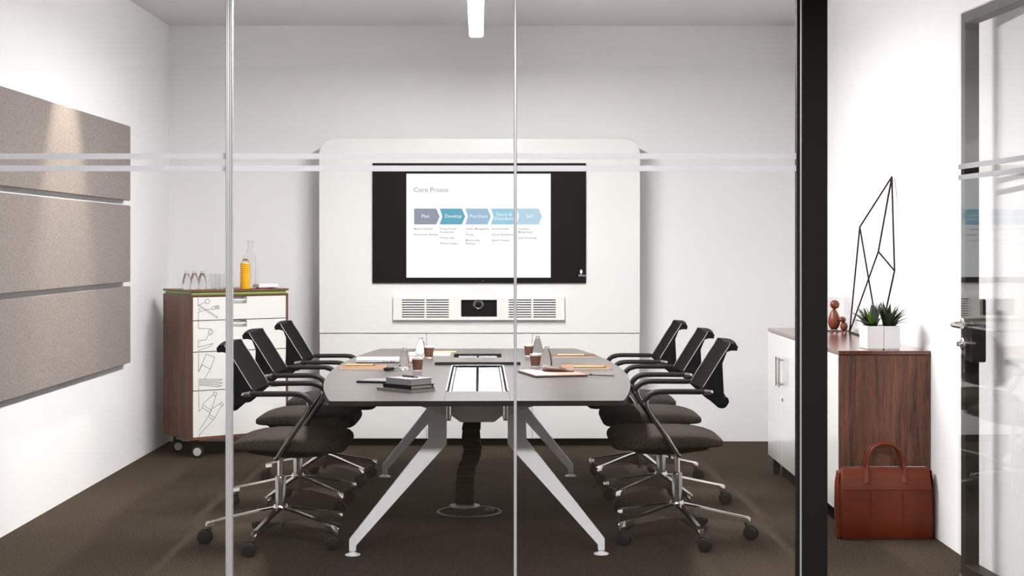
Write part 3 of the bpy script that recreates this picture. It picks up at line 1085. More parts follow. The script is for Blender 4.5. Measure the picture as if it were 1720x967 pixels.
GB = 'drop shaped water bottles on the table'
drop_bottle((-0.556, 8.02, TZ), 'drop shaped clear water bottle near the stack of grey books', GB)
drop_bottle((-0.527, 8.94, TZ), 'drop shaped clear water bottle beside the laptop, near the media unit', GB)
drop_bottle((0.183, 8.12, TZ), 'drop shaped clear water bottle beside the leather folio', GB)
drop_bottle((0.150, 9.02, TZ), 'drop shaped clear water bottle on the credenza side, near the media unit', GB)


def cup(loc, label):
    c = thing('coffee_cup', label, 'cup', loc, group='brown paper coffee cups')
    bm = bmesh.new()
    lathe(bm, [(0, 0.002), (0.0205, 0.002), (0.0205, 0.0), (0.0215, 0.0), (0.0288, 0.066), (0.0300, 0.067), (0.0300, 0.0695), (0.0284, 0.0695), (0.0275, 0.060), (0, 0.060)], 28)
    link_mesh('paper_cup', bm, 'paper', c, smooth=35)
    bm = bmesh.new()
    seg = 64
    rings = []
    for (r, z) in ((0.0232, 0.0075), (0.0291, 0.0600)):
        rings.append([((r + (0.0004 if k % 2 else -0.0001)) * math.cos(2 * PI * k / seg), (r + (0.0004 if k % 2 else -0.0001)) * math.sin(2 * PI * k / seg), z) for k in range(seg)])
    inner = [[((r - 0.0006) * math.cos(2 * PI * k / seg), (r - 0.0006) * math.sin(2 * PI * k / seg), z) for k in range(seg)] for (r, z) in ((0.0291, 0.0600), (0.0232, 0.0075))]
    loft(bm, rings + inner + [rings[0]], caps=False)
    bmesh.ops.remove_doubles(bm, verts=bm.verts[:], dist=1e-6)
    link_mesh('sleeve', bm, 'cup_brown', c)
    bm = bmesh.new()
    lathe(bm, [(0, 0.0603), (0.0272, 0.0603), (0.0272, 0.0608), (0, 0.0608)], 24)
    link_mesh('coffee', bm, 'coffee', c)
    return c


cup((-0.487, 7.98, TZ), 'brown paper coffee cup behind the stack of grey books')
cup((-0.478, 8.90, TZ), 'brown paper coffee cup beside the bridge shelf, drawer cabinet side')
cup((0.125, 8.25, TZ), 'brown paper coffee cup behind the leather folio')
cup((0.100, 9.03, TZ), 'brown paper coffee cup on the credenza side, near the media unit')


def book(name, loc, rz, w, d, h, cover, pages, label, cat='book', group=None):
    """spine along local -x side; w along x, d along y"""
    b = thing(name, label, cat, loc, rz, group)
    t = 0.0022
    bm = bmesh.new()
    box(bm, 0, w, 0, d, 0, t)
    box(bm, 0, w, 0, d, h - t, h)
    box(bm, 0, t, 0, d, t, h - t)
    link_mesh('cover', bm, cover, b)
    link_mesh('pages', boxm(t + 0.0003, w - 0.003, 0.003, d - 0.003, t + 0.0003, h - t - 0.0003), pages, b)
    return b


# stack of three, near corner towards the glass; the spine faces the drawer cabinet
bz = math.radians(46)
near = Vector((-0.443, 6.773, TZ))


def stack_book(z, dx_, h, w, d, cover, pages, label, name='notebook'):
    return book(name, (near.x + dx_[0], near.y + dx_[1], TZ + z), bz, w, d, h, cover, pages, label, 'book', 'stacked grey books')


stack_book(0.0, (0, 0), 0.014, 0.150, 0.225, 'grey_cloth2', 'page_grey', 'flat mid grey notebook, lowest of the stack on the table')
bk = stack_book(0.0145, (0.0, 0.012), 0.017, 0.142, 0.185, 'black_plastic', 'page_grey', 'black covered notebook between the two grey books')
link_mesh('elastic_band', boxm(0.128, 0.132, -0.001, 0.186, -0.0003, 0.0173), 'black_plastic', bk)
stack_book(0.032, (0.0, 0.016), 0.027, 0.128, 0.165, 'grey_cloth', 'page_grey', 'thick grey cloth book on top of the stack', 'book')
pn = thing('pen', 'dark pen lying on the top grey book', 'pen', (-0.452, 6.90, TZ + 0.0595 + 0.0045), math.radians(-38))
link_mesh('barrel', sweepm([(-0.05, 0, 0), (-0.045, 0, 0), (0.025, 0, 0)], [(0.002, 0.002), (0.0045, 0.0045), (0.0045, 0.0045)], 10), 'pouch', pn, smooth=40)
link_mesh('tip', sweepm([(0.0252, 0, 0), (0.042, 0, 0), (0.046, 0, 0)], [(0.0044, 0.0044), (0.004, 0.004), (0.0015, 0.0015)], 10), 'chrome', pn, smooth=40)

tb = thing('tablet', 'black tablet with glossy screen beside the stack of books', 'tablet', (-0.735, 7.29, TZ), math.radians(-14))
link_mesh('case', boxm(0, 0.235, 0, 0.172, 0.0, 0.009, 0.003, 2), 'black_plastic', tb)
link_mesh('screen', boxm(0.010, 0.225, 0.010, 0.162, 0.0091, 0.0098), 'tablet_glass', tb)

lp = thing('laptop', 'closed silver laptop on the table, near the media unit', 'laptop', (-0.858, 8.50, TZ + 0.001), math.radians(4))
link_mesh('base', boxm(0, 0.325, 0, 0.225, 0.003, 0.012, 0.002), 'silver', lp)
link_mesh('lid', boxm(0, 0.325, 0, 0.225, 0.0125, 0.019, 0.003, 2), 'silver', lp)
link_mesh('underside', boxm(0.006, 0.319, 0.006, 0.219, 0.0, 0.003), 'black_plastic', lp)
for px_ in (0.150, 0.168, 0.190, 0.203):
    link_mesh('port', boxm(px_, px_ + 0.009, -0.0005, 0.003, 0.0055, 0.0095), 'black_plastic', lp)


def pad(loc, rz, w, d, cover, label, px, py):
    p = thing('notepad', label, 'notepad', loc, rz, 'notepads on the conference table')
    link_mesh('back_card', boxm(0, w, 0, d, 0, 0.0018), cover, p)
    link_mesh('sheets', boxm(0.003, w - 0.003, 0.003, d - 0.003, 0.002, 0.0048), 'paper', p)
    link_mesh('front_cover', boxm(0, w, 0.004, d, 0.005, 0.0066), cover, p)
    return p


def pencil(loc, rz, label, ln=0.165):
    p = thing('pencil', label, 'pencil', loc, rz, 'natural wood pencils')
    r = 0.0052
    bm = sweepm([(0, 0, r), (ln - 0.02, 0, r)], r, 6)
    link_mesh('shaft', bm, 'pencil', p)
    link_mesh('point', sweepm([(ln - 0.0198, 0, r), (ln - 0.002, 0, r), (ln, 0, r)], [(r, r), (0.0009, 0.0009), (0.0004, 0.0004)], 6), 'kraft', p)
    return p


pad((-0.905, 8.05, TZ), 0.0, 0.243, 0.25, 'kraft', 'kraft notepad by the table edge, in front of the laptop', 0, 0)
pencil((-0.885, 8.24, TZ + 0.0066), 0.02, 'pale wood pencil on the kraft notepad in front of the laptop')
pad((-0.615, 9.09, TZ), 0.0, 0.25, 0.22, 'paper', 'white notepad behind the bottle and cup, near the media unit', 0, 0)
pencil((-0.480, 9.24, TZ + 0.0066), -0.03, 'pale wood pencil on the white notepad near the media unit')
pad((0.262, 8.06, TZ), 0.0, 0.262, 0.25, 'kraft', 'kraft notepad behind the leather folio', 0, 0)
pencil((0.325, 8.12, TZ + 0.0066), 0.0, 'pale wood pencil on the kraft notepad behind the folio', 0.177)
pad((0.233, 8.91, TZ), 0.0, 0.254, 0.24, 'kraft_dark', 'brown notepad on the credenza side, near the media unit', 0, 0)
pencil((0.265, 8.99, TZ + 0.0066), 0.0, 'pale wood pencil on the brown notepad near the media unit', 0.175)

fo = thing('leather_folio', 'open pinkish brown leather folio with white paper inside', 'folder', (0.112, 7.565, TZ + 0.001), math.radians(14.5))


def folio_poly():
    return [(0, 0), (0.27, 0), (0.275, 0.02), (0.27, 0.30), (0.0, 0.335)]


link_mesh('cover', prism(bmesh.new(), folio_poly(), 'z', 0.0, 0.007, bev=0.002), 'leather_dark', fo)
link_mesh('lining', prism(bmesh.new(), [(0.006, 0.003), (0.268, 0.003), (0.268, 0.297), (0.006, 0.328)], 'z', 0.0072, 0.0105, bev=0.001), 'folio', fo)
link_mesh('paper_sheet', prism(bmesh.new(), [(0.008, 0.006), (0.118, 0.006), (0.085, 0.32), (0.008, 0.326)], 'z', 0.0107, 0.0118), 'paper', fo)
link_mesh('tie_cord', sweepm(smooth_path([(0.275, 0.01, 0.006), (0.300, 0.015, 0.006), (0.325, 0.005, 0.004), (0.36, 0.004, 0.003), (0.40, -0.02, 0.003)], 4), 0.0028, 6), 'leather_dark', fo, smooth=60)
link_mesh('knot', ball(bmesh.new(), (0.291, 0.014, 0.0078), 0.007, 0.006, 0.0055, 10, 8), 'leather_dark', fo, smooth=60)
po = thing('pen_pouch', 'slim brown leather pouch lying on the open folio', 'pouch', (0.155, 7.815, TZ + 0.0122), math.radians(-12))
R = []
for x, hw, h in ((0, 0.012, 0.014), (0.008, 0.024, 0.024), (0.04, 0.030, 0.028), (0.09, 0.029, 0.024), (0.115, 0.024, 0.016), (0.122, 0.016, 0.010), (0.150, 0.013, 0.006), (0.160, 0.006, 0.004)):
    R.append([(x, hw * math.cos(2 * PI * k / 14), h / 2 + h / 2 * math.sin(2 * PI * k / 14)) for k in range(14)])
link_mesh('body', loft(bmesh.new(), R), 'pouch', po, smooth=60)
link_mesh('clasp', sweepm([(0.112, -0.010, 0.0185), (0.112, 0.012, 0.0185)], 0.0025, 8), 'steel', po, smooth=50)

ky = thing('car_key', 'dark key fob with keys beside the kraft notepad', 'keys', (-0.645, 7.93, TZ), math.radians(52))
bm = bmesh.new()
prism(bm, [(-0.006, -0.016), (0.052, -0.012), (0.058, 0), (0.052, 0.012), (-0.006, 0.016), (-0.014, 0)], 'z', 0.006, 0.020, bev=0.004)
link_mesh('fob', bm, 'black_plastic', ky)
link_mesh('key_ring', sweepm([(0.070 + 0.014 * math.cos(a * PI / 8), 0.014 * math.sin(a * PI / 8), 0.012) for a in range(17)], 0.0016, 6), 'chrome', ky, smooth=60)
for a_, o_ in ((0.5, 0.012), (-0.6, -0.012)):
    bm = bmesh.new()
    prism(bm, [(0, -0.009), (0.018, -0.009), (0.020, -0.003), (0.045, -0.003), (0.047, 0.003), (0.020, 0.003), (0.018, 0.009), (0, 0.009)], 'z', 0.0, 0.0025)
    link_mesh('key', bm, 'dark_chrome', ky, (0.062, o_, 0.0005), (0, 0, a_ + 2.2))

# ------------------------------------------------------------------ drawer cabinet on casters
ca = math.radians(36)
cab = thing('drawer_cabinet', 'walnut mobile cabinet with white line drawn drawers and green strip', 'cabinet', (-2.077, 10.0, 0), ca)
W, D = 0.706, 0.436
Z0, Z1 = 0.118, 1.0915
for x_ in (0, W - 0.016):
    link_mesh('side_panel', boxm(x_, x_ + 0.016, 0, D, Z0, 1.060, 0.001), 'cab_wood', cab)
link_mesh('bottom_board', boxm(0.0165, W - 0.0165, 0, D, Z0, Z0 + 0.015, 0.001), 'cab_edge', cab)
link_mesh('upper_board', boxm(0.0165, W - 0.0165, 0, D, 1.0475, 1.060, 0.001), 'cab_edge', cab)
link_mesh('back_board', boxm(0.0165, W - 0.0165, D - 0.012, D - 0.001, Z0 + 0.016, 1.047), 'cab_wood', cab)
link_mesh('green_strip', boxm(0.012, W - 0.012, 0.010, D - 0.01, 1.0603, 1.0775), 'green', cab)
link_mesh('top_board', boxm(-0.002, W + 0.002, -0.004, D, 1.078, Z1, 0.001), 'cab_edge', cab)
ZD = [1.0460, 0.8927, 0.6890, 0.4377, 0.1345]


def dpt(cx, cy):
    return ((cx - 72) * 0.001164 + 0.002, 1.0782 - 0.00108 * cy)


ART = [  # spoon, fork, knife
    [[(115, 38), (115, 82), (160, 62)], [(160, 62), (156, 54), (163, 46), (174, 44), (184, 50), (186, 60), (178, 70), (168, 72), (160, 62)],
     [(118, 84), (230, 160), (233, 152), (122, 78)], [(118, 100), (128, 106), (118, 110)], [(118, 122), (160, 108), (196, 104), (204, 90), (240, 84), (243, 104), (208, 106), (198, 108)],
     [(216, 94), (240, 91)], [(216, 99), (241, 97)], [(117, 122), (117, 168)]],
    # cup outline and knife blade
    [[(117, 175), (117, 218), (174, 222), (196, 224), (205, 236), (204, 250), (192, 260), (176, 262), (162, 290), (117, 292), (117, 332), (206, 312), (186, 330), (120, 350), (117, 360)],
     [(176, 248), (182, 230), (192, 232), (194, 244), (184, 256), (176, 248)]],
    # milk carton and stacked plates
    [[(118, 366), (118, 480), (138, 436), (164, 374), (216, 396), (190, 466), (140, 438)], [(190, 466), (154, 524)], [(140, 438), (118, 480)],
     [(119, 523), (262, 532), (240, 540), (119, 530)], [(119, 538), (240, 548), (262, 552), (240, 558), (119, 544)], [(119, 552), (236, 566), (258, 570), (236, 576), (119, 558)],
     [(119, 563), (119, 594)]],
    # two bottles
    [[(119, 600), (121, 716), (136, 704), (150, 668), (206, 622), (210, 604), (228, 612), (222, 632), (204, 688), (186, 736), (122, 832)], [(206, 622), (222, 632)],
     [(122, 872), (122, 858), (190, 790), (214, 768), (248, 706), (270, 684), (256, 668), (244, 680), (196, 708), (182, 740)], [(248, 682), (262, 694)],
     [(150, 684), (196, 716)], [(146, 698), (186, 728)], [(188, 742), (214, 760)], [(182, 756), (206, 774)]]]
HX0, HX1, HH = 0.268, 0.400, 0.046
for i in range(4):
    zt, zb = ZD[i] - 0.0028, ZD[i + 1] + 0.0028
    bm = bmesh.new()
    poly = [(0.018, zb), (W - 0.018, zb), (W - 0.018, zt), (HX1, zt), (HX1, zt - HH), (HX0, zt - HH), (HX0, zt), (0.018, zt)]
    va = prism(bm, poly, 'y', 0.0, 0.018)
    dr = link_mesh('drawer', bm, 'lacquer', cab)
    bm = bmesh.new()
    box(bm, HX0 + 0.0005, HX1 - 0.0005, 0.050, 0.054, zt - HH + 0.0005, zt)
    box(bm, HX0 + 0.0005, HX1 - 0.0005, 0.0185, 0.050, zt - HH - 0.004, zt - HH)
    box(bm, HX0 - 0.004, HX0, 0.0185, 0.050, zt - HH, zt)
    box(bm, HX1, HX1 + 0.004, 0.0185, 0.050, zt - HH, zt)
    box(bm, HX0 + 0.0005, HX1 - 0.006, 0.002, 0.016, zt - HH + 0.020, zt - HH + 0.030, 0.001)
    link_mesh('grip_recess', bm, 'lacquer', dr)
    bm = bmesh.new()
    for pl in ART[i]:
        strip(bm, [dpt(*q) for q in pl], 0.0042 if i else 0.0042)
    link_mesh('line_drawing', bm, 'line', dr)
link_mesh('drawer_boxes', boxm(0.0175, W - 0.0175, 0.060, D - 0.013, Z0 + 0.016, 1.0470), 'cab_wood', cab)
for x, y in ((0.055, 0.055), (W - 0.055, 0.055), (0.055, D - 0.06), (W - 0.055, D - 0.06)):
    c_ = caster_mesh_parts(cab, (x, y, 0), random.uniform(-0.6, 0.6) - 0.4, r=0.040, h=Z0 - 0.004, disc='grey_metal')
    link_mesh('caster_plate', boxm(-0.03, 0.03, -0.03, 0.03, Z0 - 0.008, Z0 - 0.0005), 'black_plastic', c_)


def on_cab(u, v):
    c_, s_ = math.cos(ca), math.sin(ca)
    return (-2.077 + u * c_ - v * s_, 10.0 + u * s_ + v * c_, Z1)


GW = 'drop shaped water bottles on the drawer cabinet'
for k, (u, v) in enumerate(((0.045, 0.16), (0.092, 0.145), (0.140, 0.13))):
    drop_bottle(on_cab(u, v), 'drop shaped water bottle on the drawer cabinet, ' + ('at the outer end of its row', 'middle of its row', 'next to the tumblers')[k], GW)
for k, (u, v) in enumerate(((0.235, 0.225), (0.235, 0.130), (0.285, 0.17))):
    g = thing('drinking_glass', 'clear tumbler on the drawer cabinet, ' + ('behind the other two', 'next to the water bottles', 'nearest the juice bottle')[k], 'glass', on_cab(u, v), group='clear tumblers on the drawer cabinet')
    bm = bmesh.new()
    lathe(bm, [(0, 0), (0.0275, 0), (0.0300, 0.10), (0.0285, 0.10), (0.0262, 0.006), (0, 0.006)], 24)
    link_mesh('tumbler', bm, 'clear', g, smooth=40)

ju = thing('juice_bottle', 'bottle of bright orange juice on the drawer cabinet', 'bottle', on_cab(0.425, 0.075))
prof = [(0, 0), (0.031, 0.0), (0.033, 0.006), (0.033, 0.07), (0.033, 0.105)]
for k in range(5):
    z = 0.108 + k * 0.0125
    prof += [(0.0305, z), (0.0335, z + 0.006)]
prof += [(0.031, 0.173), (0.0, 0.173)]
bm = bmesh.new()
lathe(bm, prof, 26)
link_mesh('juice', bm, 'juice', ju, smooth=30)
bm = bmesh.new()
lathe(bm, [(0.0, 0.1735), (0.030, 0.1735), (0.024, 0.186), (0.014, 0.196), (0.0115, 0.212), (0.0115, 0.222), (0, 0.222)], 24)
link_mesh('neck', bm, 'clear', ju, smooth=40)
tbn = thing('glass_bottle', 'tall clear glass bottle behind the orange juice', 'bottle', on_cab(0.500, 0.150))
bm = bmesh.new()
lathe(bm, [(0, 0), (0.036, 0), (0.039, 0.006), (0.039, 0.165), (0.036, 0.20), (0.028, 0.235), (0.019, 0.27), (0.0165, 0.30), (0.0185, 0.302), (0.0185, 0.318), (0.014, 0.320),
           (0.0135, 0.298), (0.0165, 0.268), (0.0255, 0.233), (0.0335, 0.198), (0.0365, 0.165), (0.0365, 0.008), (0, 0.008)], 28)
link_mesh('bottle_body', bm, 'clear', tbn, smooth=45)
nb = thing('napkin_tray', 'small white tray of napkins beside the bottles on the cabinet', 'tray', on_cab(0.495, 0.015), ca)
link_mesh('tray', boxm(0, 0.15, 0, 0.10, 0.008, 0.016, 0.002), 'pot', nb)
link_mesh('napkins', boxm(0.004, 0.146, 0.006, 0.095, 0.0162, 0.032, 0.003), 'paper', nb)
for fx in (0.03, 0.12):
    link_mesh('foot', boxm(fx - 0.012, fx + 0.012, 0.02, 0.08, 0, 0.0078), 'grey_metal', nb)

# ------------------------------------------------------------------ credenza along the right wall
CX0, CX1, CY0, CY1, CZ = 1.561, 1.998, 7.39, 9.44, 0.877
cr = thing('credenza', 'long low white door credenza with walnut end and top', 'credenza', (0, 0, 0))
link_mesh('carcass', boxm(CX0 + 0.020, CX1 - 0.001, CY0 + 0.019, CY1 - 0.001, 0.105, CZ - 0.021), 'lacquer', cr)
link_mesh('end_panel', boxm(CX0 + 0.001, CX1 - 0.001, CY0, CY0 + 0.0185, 0.075, CZ - 0.0215, 0.001), 'walnut', cr)
link_mesh('top_board', boxm(CX0 - 0.002, CX1, CY0 - 0.003, CY1, CZ - 0.018, CZ, 0.001), 'walnut_top', cr)
NB = [CY0 + 0.0, 7.90, 8.42, 8.955, CY1]
for i in range(4):
    a, b = NB[i] + 0.0015, NB[i + 1] - 0.0015
    d_ = link_mesh('door', boxm(CX0, CX0 + 0.0185, a if i else CY0 + 0.019, b, 0.107, CZ - 0.022, 0.001), 'gloss_white', cr)
    hy_ = (b - 0.045) if i % 2 == 0 else (a + 0.045)
    bm = boxm(CX0 - 0.030, CX0 - 0.020, hy_ - 0.006, hy_ + 0.006, 0.565, 0.735, 0.002)
    box(bm, CX0 - 0.021, CX0, hy_ - 0.005, hy_ + 0.005, 0.575, 0.585)
    box(bm, CX0 - 0.021, CX0, hy_ - 0.005, hy_ + 0.005, 0.715, 0.725)
    link_mesh('handle', bm, 'steel', d_)
    if i % 2 == 1:
        continue
    bm = bmesh.new()
    lathe(bm, [(0, 0), (0.009, 0), (0.009, 0.006), (0, 0.006)], 14)
    bmesh.ops.transform(bm, matrix=Matrix.Translation((CX0, hy_ + 0.015, 0.49)) @ Matrix.Rotation(-PI / 2, 4, 'Y'), verts=bm.verts[:])
    link_mesh('lock', bm, 'dark_chrome', d_, smooth=40)
bm = boxm(CX0 + 0.06, CX1 - 0.02, CY0 + 0.03, CY1 - 0.15, 0.0, 0.104)
link_mesh('plinth', bm, 'black_plastic', cr)
for y in (CY1 - 0.11, CY0 + 0.02):
    link_mesh('leg', boxm(CX0 + 0.02, CX0 + 0.055, y, y + 0.05, 0, 0.104, 0.002), 'black_metal', cr)


# succulents in white pots
def leaf_mesh(length, width, bend, mat, name='leaf'):
    bm = bmesh.new()
    n = 5
    L_, Mid, R_ = [], [], []
    for k in range(n + 1):
        t = k / n
        y = bend * t * t * length
        z = length * (t - 0.28 * bend * t * t)
        w = width * (1 - t) ** 0.75 * (0.75 + 0.9 * t * (1 - t))
        if k == n:
            w = 0.0004
        L_.append(bm.verts.new((-w, y, z)))
        Mid.append(bm.verts.new((0, y + w * 0.45, z)))
        R_.append(bm.verts.new((w, y, z)))
    for k in range(n):
        bm.faces.new((L_[k], Mid[k], Mid[k + 1], L_[k + 1]))
        bm.faces.new((Mid[k], R_[k], R_[k + 1], Mid[k + 1]))
        bm.faces.new((R_[k], L_[k], L_[k + 1], R_[k + 1]))
    bm.faces.new((L_[0], R_[0], Mid[0]))
    bmesh.ops.recalc_face_normals(bm, faces=bm.faces[:])
    me = bpy.data.meshes.new(name)
    bm.to_mesh(me)
    bm.free()
    me.materials.append(M[mat])
    for p in me.polygons:
        p.use_smooth = True
    me.set_sharp_from_angle(angle=math.radians(50))
    return me


LEAVES = [leaf_mesh(0.140, 0.0165, 0.42, 'leaf_dark'), leaf_mesh(0.125, 0.0175, 0.6, 'leaf_dark'), leaf_mesh(0.135, 0.016, 0.25, 'leaf_dark'), leaf_mesh(0.125, 0.0165, 0.35, 'leaf_light'), leaf_mesh(0.128, 0.014, 0.04, 'leaf_dark')]


def planter(x0, x1, y0, y1, label, seed, inward):
    rnd = random.Random(seed)
    p = thing('potted_succulent', label, 'plant', ((x0 + x1) / 2, (y0 + y1) / 2, CZ), group='succulents in white pots')
    hx_, hy__ = (x1 - x0) / 2, (y1 - y0) / 2
    bm = bmesh.new()
    h, t = 0.113, 0.004
    box(bm, -hx_, hx_, -hy__, -hy__ + t, 0.004, h)
    box(bm, -hx_, hx_, hy__ - t, hy__, 0.004, h)
    box(bm, -hx_, -hx_ + t, -hy__ + t, hy__ - t, 0.004, h)
    box(bm, hx_ - t, hx_, -hy__ + t, hy__ - t, 0.004, h)
    box(bm, -hx_ + 0.004, hx_ - 0.004, -hy__ + 0.004, hy__ - 0.004, 0.0, 0.008)
    link_mesh('pot', bm, 'pot', p)
    link_mesh('soil', boxm(-hx_ + t + 0.0002, hx_ - t - 0.0002, -hy__ + t + 0.0002, hy__ - t - 0.0002, 0.009, h - 0.012), 'soil', p)
    for cy in (-0.040, 0.040):
        for k in range(24):
            ring = 0 if k < 6 else (1 if k < 14 else 2)
            a = k * 2.399 + rnd.uniform(-0.25, 0.25)
            tilt = (0.08, 0.30, 0.66)[ring] + rnd.uniform(-0.1, 0.1)
            me = LEAVES[3] if (k in (2, 7, 12) and cy < 0) or k == 4 else LEAVES[rnd.choice((0, 1, 2))]
            if math.cos(a) * inward > 0.15:      # crowded side: leaves stand upright against the neighbour
                me, tilt = LEAVES[4], 0.28
            o = link_data('leaf', me, p, (0.004 * math.cos(a), cy + 0.006 * math.sin(a), h - 0.014))
            o.rotation_euler = (Matrix.Rotation(a - PI / 2, 3, 'Z') @ Matrix.Rotation(-tilt, 3, 'X')).to_euler()
            s_ = rnd.uniform(0.85, 1.1)
            o.scale = (s_, s_, s_)
    return p


planter(1.717, 1.7945, 7.475, 7.65, 'spiky green succulent in the white pot at the credenza door side', 3, 1)
planter(1.7965, 1.874, 7.475, 7.65, 'spiky green succulent in the white pot at the wall side', 5, -1)

# wire sculpture
ws = thing('wire_sculpture', 'tall black faceted wire sculpture leaning towards the white wall', 'sculpture', (1.93, 8.5, CZ))
V = {'A': (1.985, 8.09, 1.738), 'B': (1.93, 8.59, 1.482), 'C': (1.88, 7.944, 1.348), 'D': (1.93, 7.81, 1.252), 'E': (1.941, 8.90, CZ + 0.005), 'F': (1.903, 8.02, CZ + 0.005)}
for e in ('AB', 'AC', 'AD', 'BE', 'BF', 'CE', 'CD', 'DF', 'EF'):
    a, b = Vector(V[e[0]]), Vector(V[e[1]])
    o0 = Vector((1.93, 8.5, CZ))
    link_mesh('rod', sweepm([a - o0, b - o0], 0.0045, 8), 'black_metal', ws, smooth=60)

# wooden bird figures
wb = thing('wooden_bird', 'large egg shaped wooden bird figure on the credenza', 'figurine', (1.864, 8.96, CZ), group='wooden bird figures')
bm = bmesh.new()
prof = [(0, 0.014), (0.016, 0.017), (0.027, 0.030), (0.0345, 0.050), (0.0350, 0.064), (0.0325, 0.082), (0.026, 0.103), (0.017, 0.122), (0.009, 0.134), (0.0, 0.138)]
lathe(bm, prof, 26)
link_mesh('body', bm, 'bird_wood', wb, smooth=60)
hd = link_mesh('head', ball(bmesh.new(), (0.004, 0, 0.161), 0.0275, 0.0275, 0.0265, 20, 14), 'bird_wood', wb, smooth=60)
link_mesh('beak', sweepm([(0.004, -0.022, 0.157), (0.003, -0.040, 0.151)], [(0.007, 0.006), (0.0008, 0.0008)], 10), 'bird_wood', hd, smooth=50)
for s in (-1, 1):
    ft = link_mesh('foot', loft(bmesh.new(), [[(s * 0.016 + r_ * math.cos(2 * PI * k / 12), -0.004 + 1.6 * r_ * math.sin(2 * PI * k / 12), z) for k in range(12)] for r_, z in ((0.011, 0.0), (0.010, 0.006), (0.004, 0.009))]), 'bird_wood', wb, smooth=50)
    link_mesh('shin', sweepm([(s * 0.016, 0, 0.009), (s * 0.015, 0, 0.020)], 0.003, 8), 'bird_wood', ft, smooth=60)
sb = thing('wooden_bird', 'small wooden bird figure with a long beak beside the large one', 'figurine', (1.915, 8.93, CZ), group='wooden bird figures')
bm = bmesh.new()
lathe(bm, [(0, 0.009), (0.012, 0.012), (0.020, 0.024), (0.0225, 0.036), (0.019, 0.050), (0.010, 0.060), (0, 0.063)], 22)
link_mesh('body', bm, 'bird_wood', sb, smooth=60)
hd = link_mesh('head', ball(bmesh.new(), (-0.010, -0.004, 0.076), 0.0215, 0.018, 0.0165, 18, 12), 'bird_wood', sb, smooth=60)
link_mesh('beak', sweepm([(-0.024, -0.008, 0.075), (-0.054, -0.022, 0.072)], [(0.0075, 0.006), (0.001, 0.001)], 10), 'bird_wood', hd, smooth=50)
for s in (-1, 1):
    link_mesh('foot', loft(bmesh.new(), [[(s * 0.010 + r_ * math.cos(2 * PI * k / 12), -0.003 + 1.5 * r_ * math.sin(2 * PI * k / 12), z) for k in range(12)] for r_, z in ((0.007, 0.0), (0.006, 0.005), (0.004, 0.014))]), 'bird_wood', sb, smooth=50)
gv = thing('glass_vase', 'square clear glass vase behind the wooden birds', 'vase', (1.885, 9.10, CZ))
bm = bmesh.new()
h, t, q = 0.20, 0.005, 0.088
box(bm, -q, q, -q, -q + t, 0, h)
box(bm, -q, q, q - t, q, 0, h)
box(bm, -q, -q + t, -q + t, q - t, 0, h)
box(bm, q - t, q, -q + t, q - t, 0, h)
link_mesh('walls', bm, 'glass', gv)
link_mesh('base', boxm(-q + t, q - t, -q + t, q - t, 0, 0.012), 'glass', gv)

# ------------------------------------------------------------------ leather bag on the floor
bag = thing('leather_bag', 'cognac leather briefcase with two rolled handles standing on the carpet', 'bag', (1.758, 7.315, 0))
BWH, BHT = 0.222, 0.332
R = []
for z, hw, hd_ in ((0.004, BWH - 0.006, 0.058), (0.012, BWH, 0.064), (0.10, BWH + 0.002, 0.062), (0.20, BWH, 0.058), (0.25, BWH - 0.003, 0.053), (0.29, BWH - 0.010, 0.040), (0.318, BWH - 0.016, 0.024), (0.328, BWH - 0.018, 0.014)):
    ring = []
    for k in range(32):
        a = 2 * PI * k / 32
        c_, s_ = math.cos(a), math.sin(a)
        n_ = 8.0
        ring.append((hw * math.copysign(abs(c_) ** (2 / n_), c_), hd_ * math.copysign(abs(s_) ** (2 / n_), s_), z))
    R.append(ring)
link_mesh('body', loft(bmesh.new(), R), 'leather', bag, smooth=50)
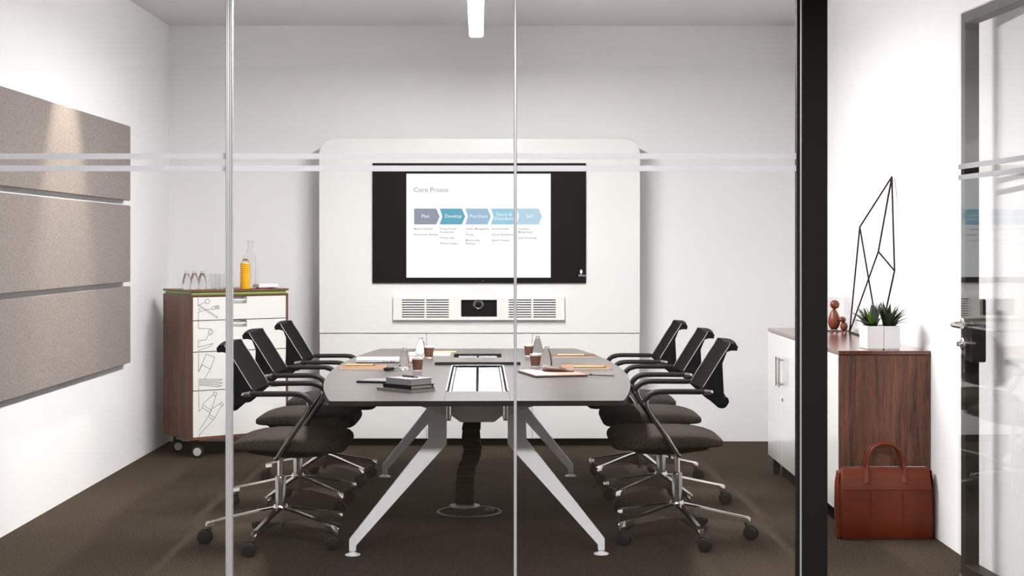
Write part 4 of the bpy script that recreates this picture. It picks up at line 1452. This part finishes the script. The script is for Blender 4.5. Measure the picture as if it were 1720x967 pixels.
# front flap yoke
bm = bmesh.new()
FY = [(-0.0605, 0.235), (-0.0575, 0.250), (-0.0475, 0.289), (-0.031, 0.317), (-0.020, 0.331), (0.012, 0.334), (0.012, 0.3295), (-0.017, 0.3275), (-0.027, 0.315), (-0.043, 0.287), (-0.054, 0.250), (-0.058, 0.235)]
prism(bm, FY, 'x', -BWH + 0.022, BWH - 0.016)
link_mesh('flap', bm, 'leather', bag)
link_mesh('zip', boxm(-BWH + 0.03, BWH - 0.03, -0.004, 0.004, 0.3342, 0.3372), 'steel', bag)
for s in (-1, 1):
    bm = bmesh.new()
    R = [[(s * (BWH - 0.002 + ox), y_ * 1.0, z) for ox, y_ in ((0, -w_), (0.012 * f_, -w_ * 0.4), (0.012 * f_, w_ * 0.4), (0, w_))] for z, w_, f_ in ((0.006, 0.052, 0.6), (0.15, 0.050, 1.0), (0.26, 0.040, 0.9), (0.318, 0.016, 0.3))]
    loft(bm, R)
    link_mesh('side_gusset', bm, 'leather', bag, smooth=40)
for side, y0, yb in ((-1, -0.030, -0.0595), (1, 0.016, 0.052)):
    P = smooth_path([(-0.088, y0 - 0.022 * (side < 0), 0.292), (-0.086, y0, 0.345), (-0.066, y0 + 0.004, 0.412), (-0.030, y0 + 0.006, 0.440), (0, y0 + 0.006, 0.445),
                     (0.030, y0 + 0.006, 0.440), (0.066, y0 + 0.004, 0.412), (0.086, y0, 0.345), (0.088, y0 - 0.022 * (side < 0), 0.292)], 4)
    hn = link_mesh('handle', sweepm(P, 0.0085, 12), 'leather', bag, smooth=60)
    if side < 0:
        for s in (-1, 1):
            bm = bmesh.new()
            R = []
            for z, hw, yy in ((0.268, 0.021, -0.0565), (0.285, 0.019, -0.0525), (0.302, 0.013, -0.044), (0.322, 0.010, -0.036)):
                R.append([(s * 0.088 - hw, yy - 0.001, z), (s * 0.088, yy - 0.011, z), (s * 0.088 + hw, yy - 0.001, z), (s * 0.088, yy + 0.003, z)])
            loft(bm, R)
            tbm = link_mesh('handle_tab', bm, 'leather', hn, smooth=40)
        for s in (-1, 1):
            link_mesh('stitch', boxm(s * 0.088 - 0.021, s * 0.088 + 0.021, -0.0605, -0.0585, 0.2655, 0.2685), 'kraft', hn)
for s in (-1, 1):
    link_mesh('seam', boxm(s * 0.075 - 0.001, s * 0.075 + 0.001, -0.0655, -0.0600, 0.02, 0.225), 'leather', bag)
link_mesh('base_trim', boxm(-BWH + 0.01, BWH - 0.01, -0.060, 0.060, 0.0, 0.006, 0.002), 'leather_dark', bag)
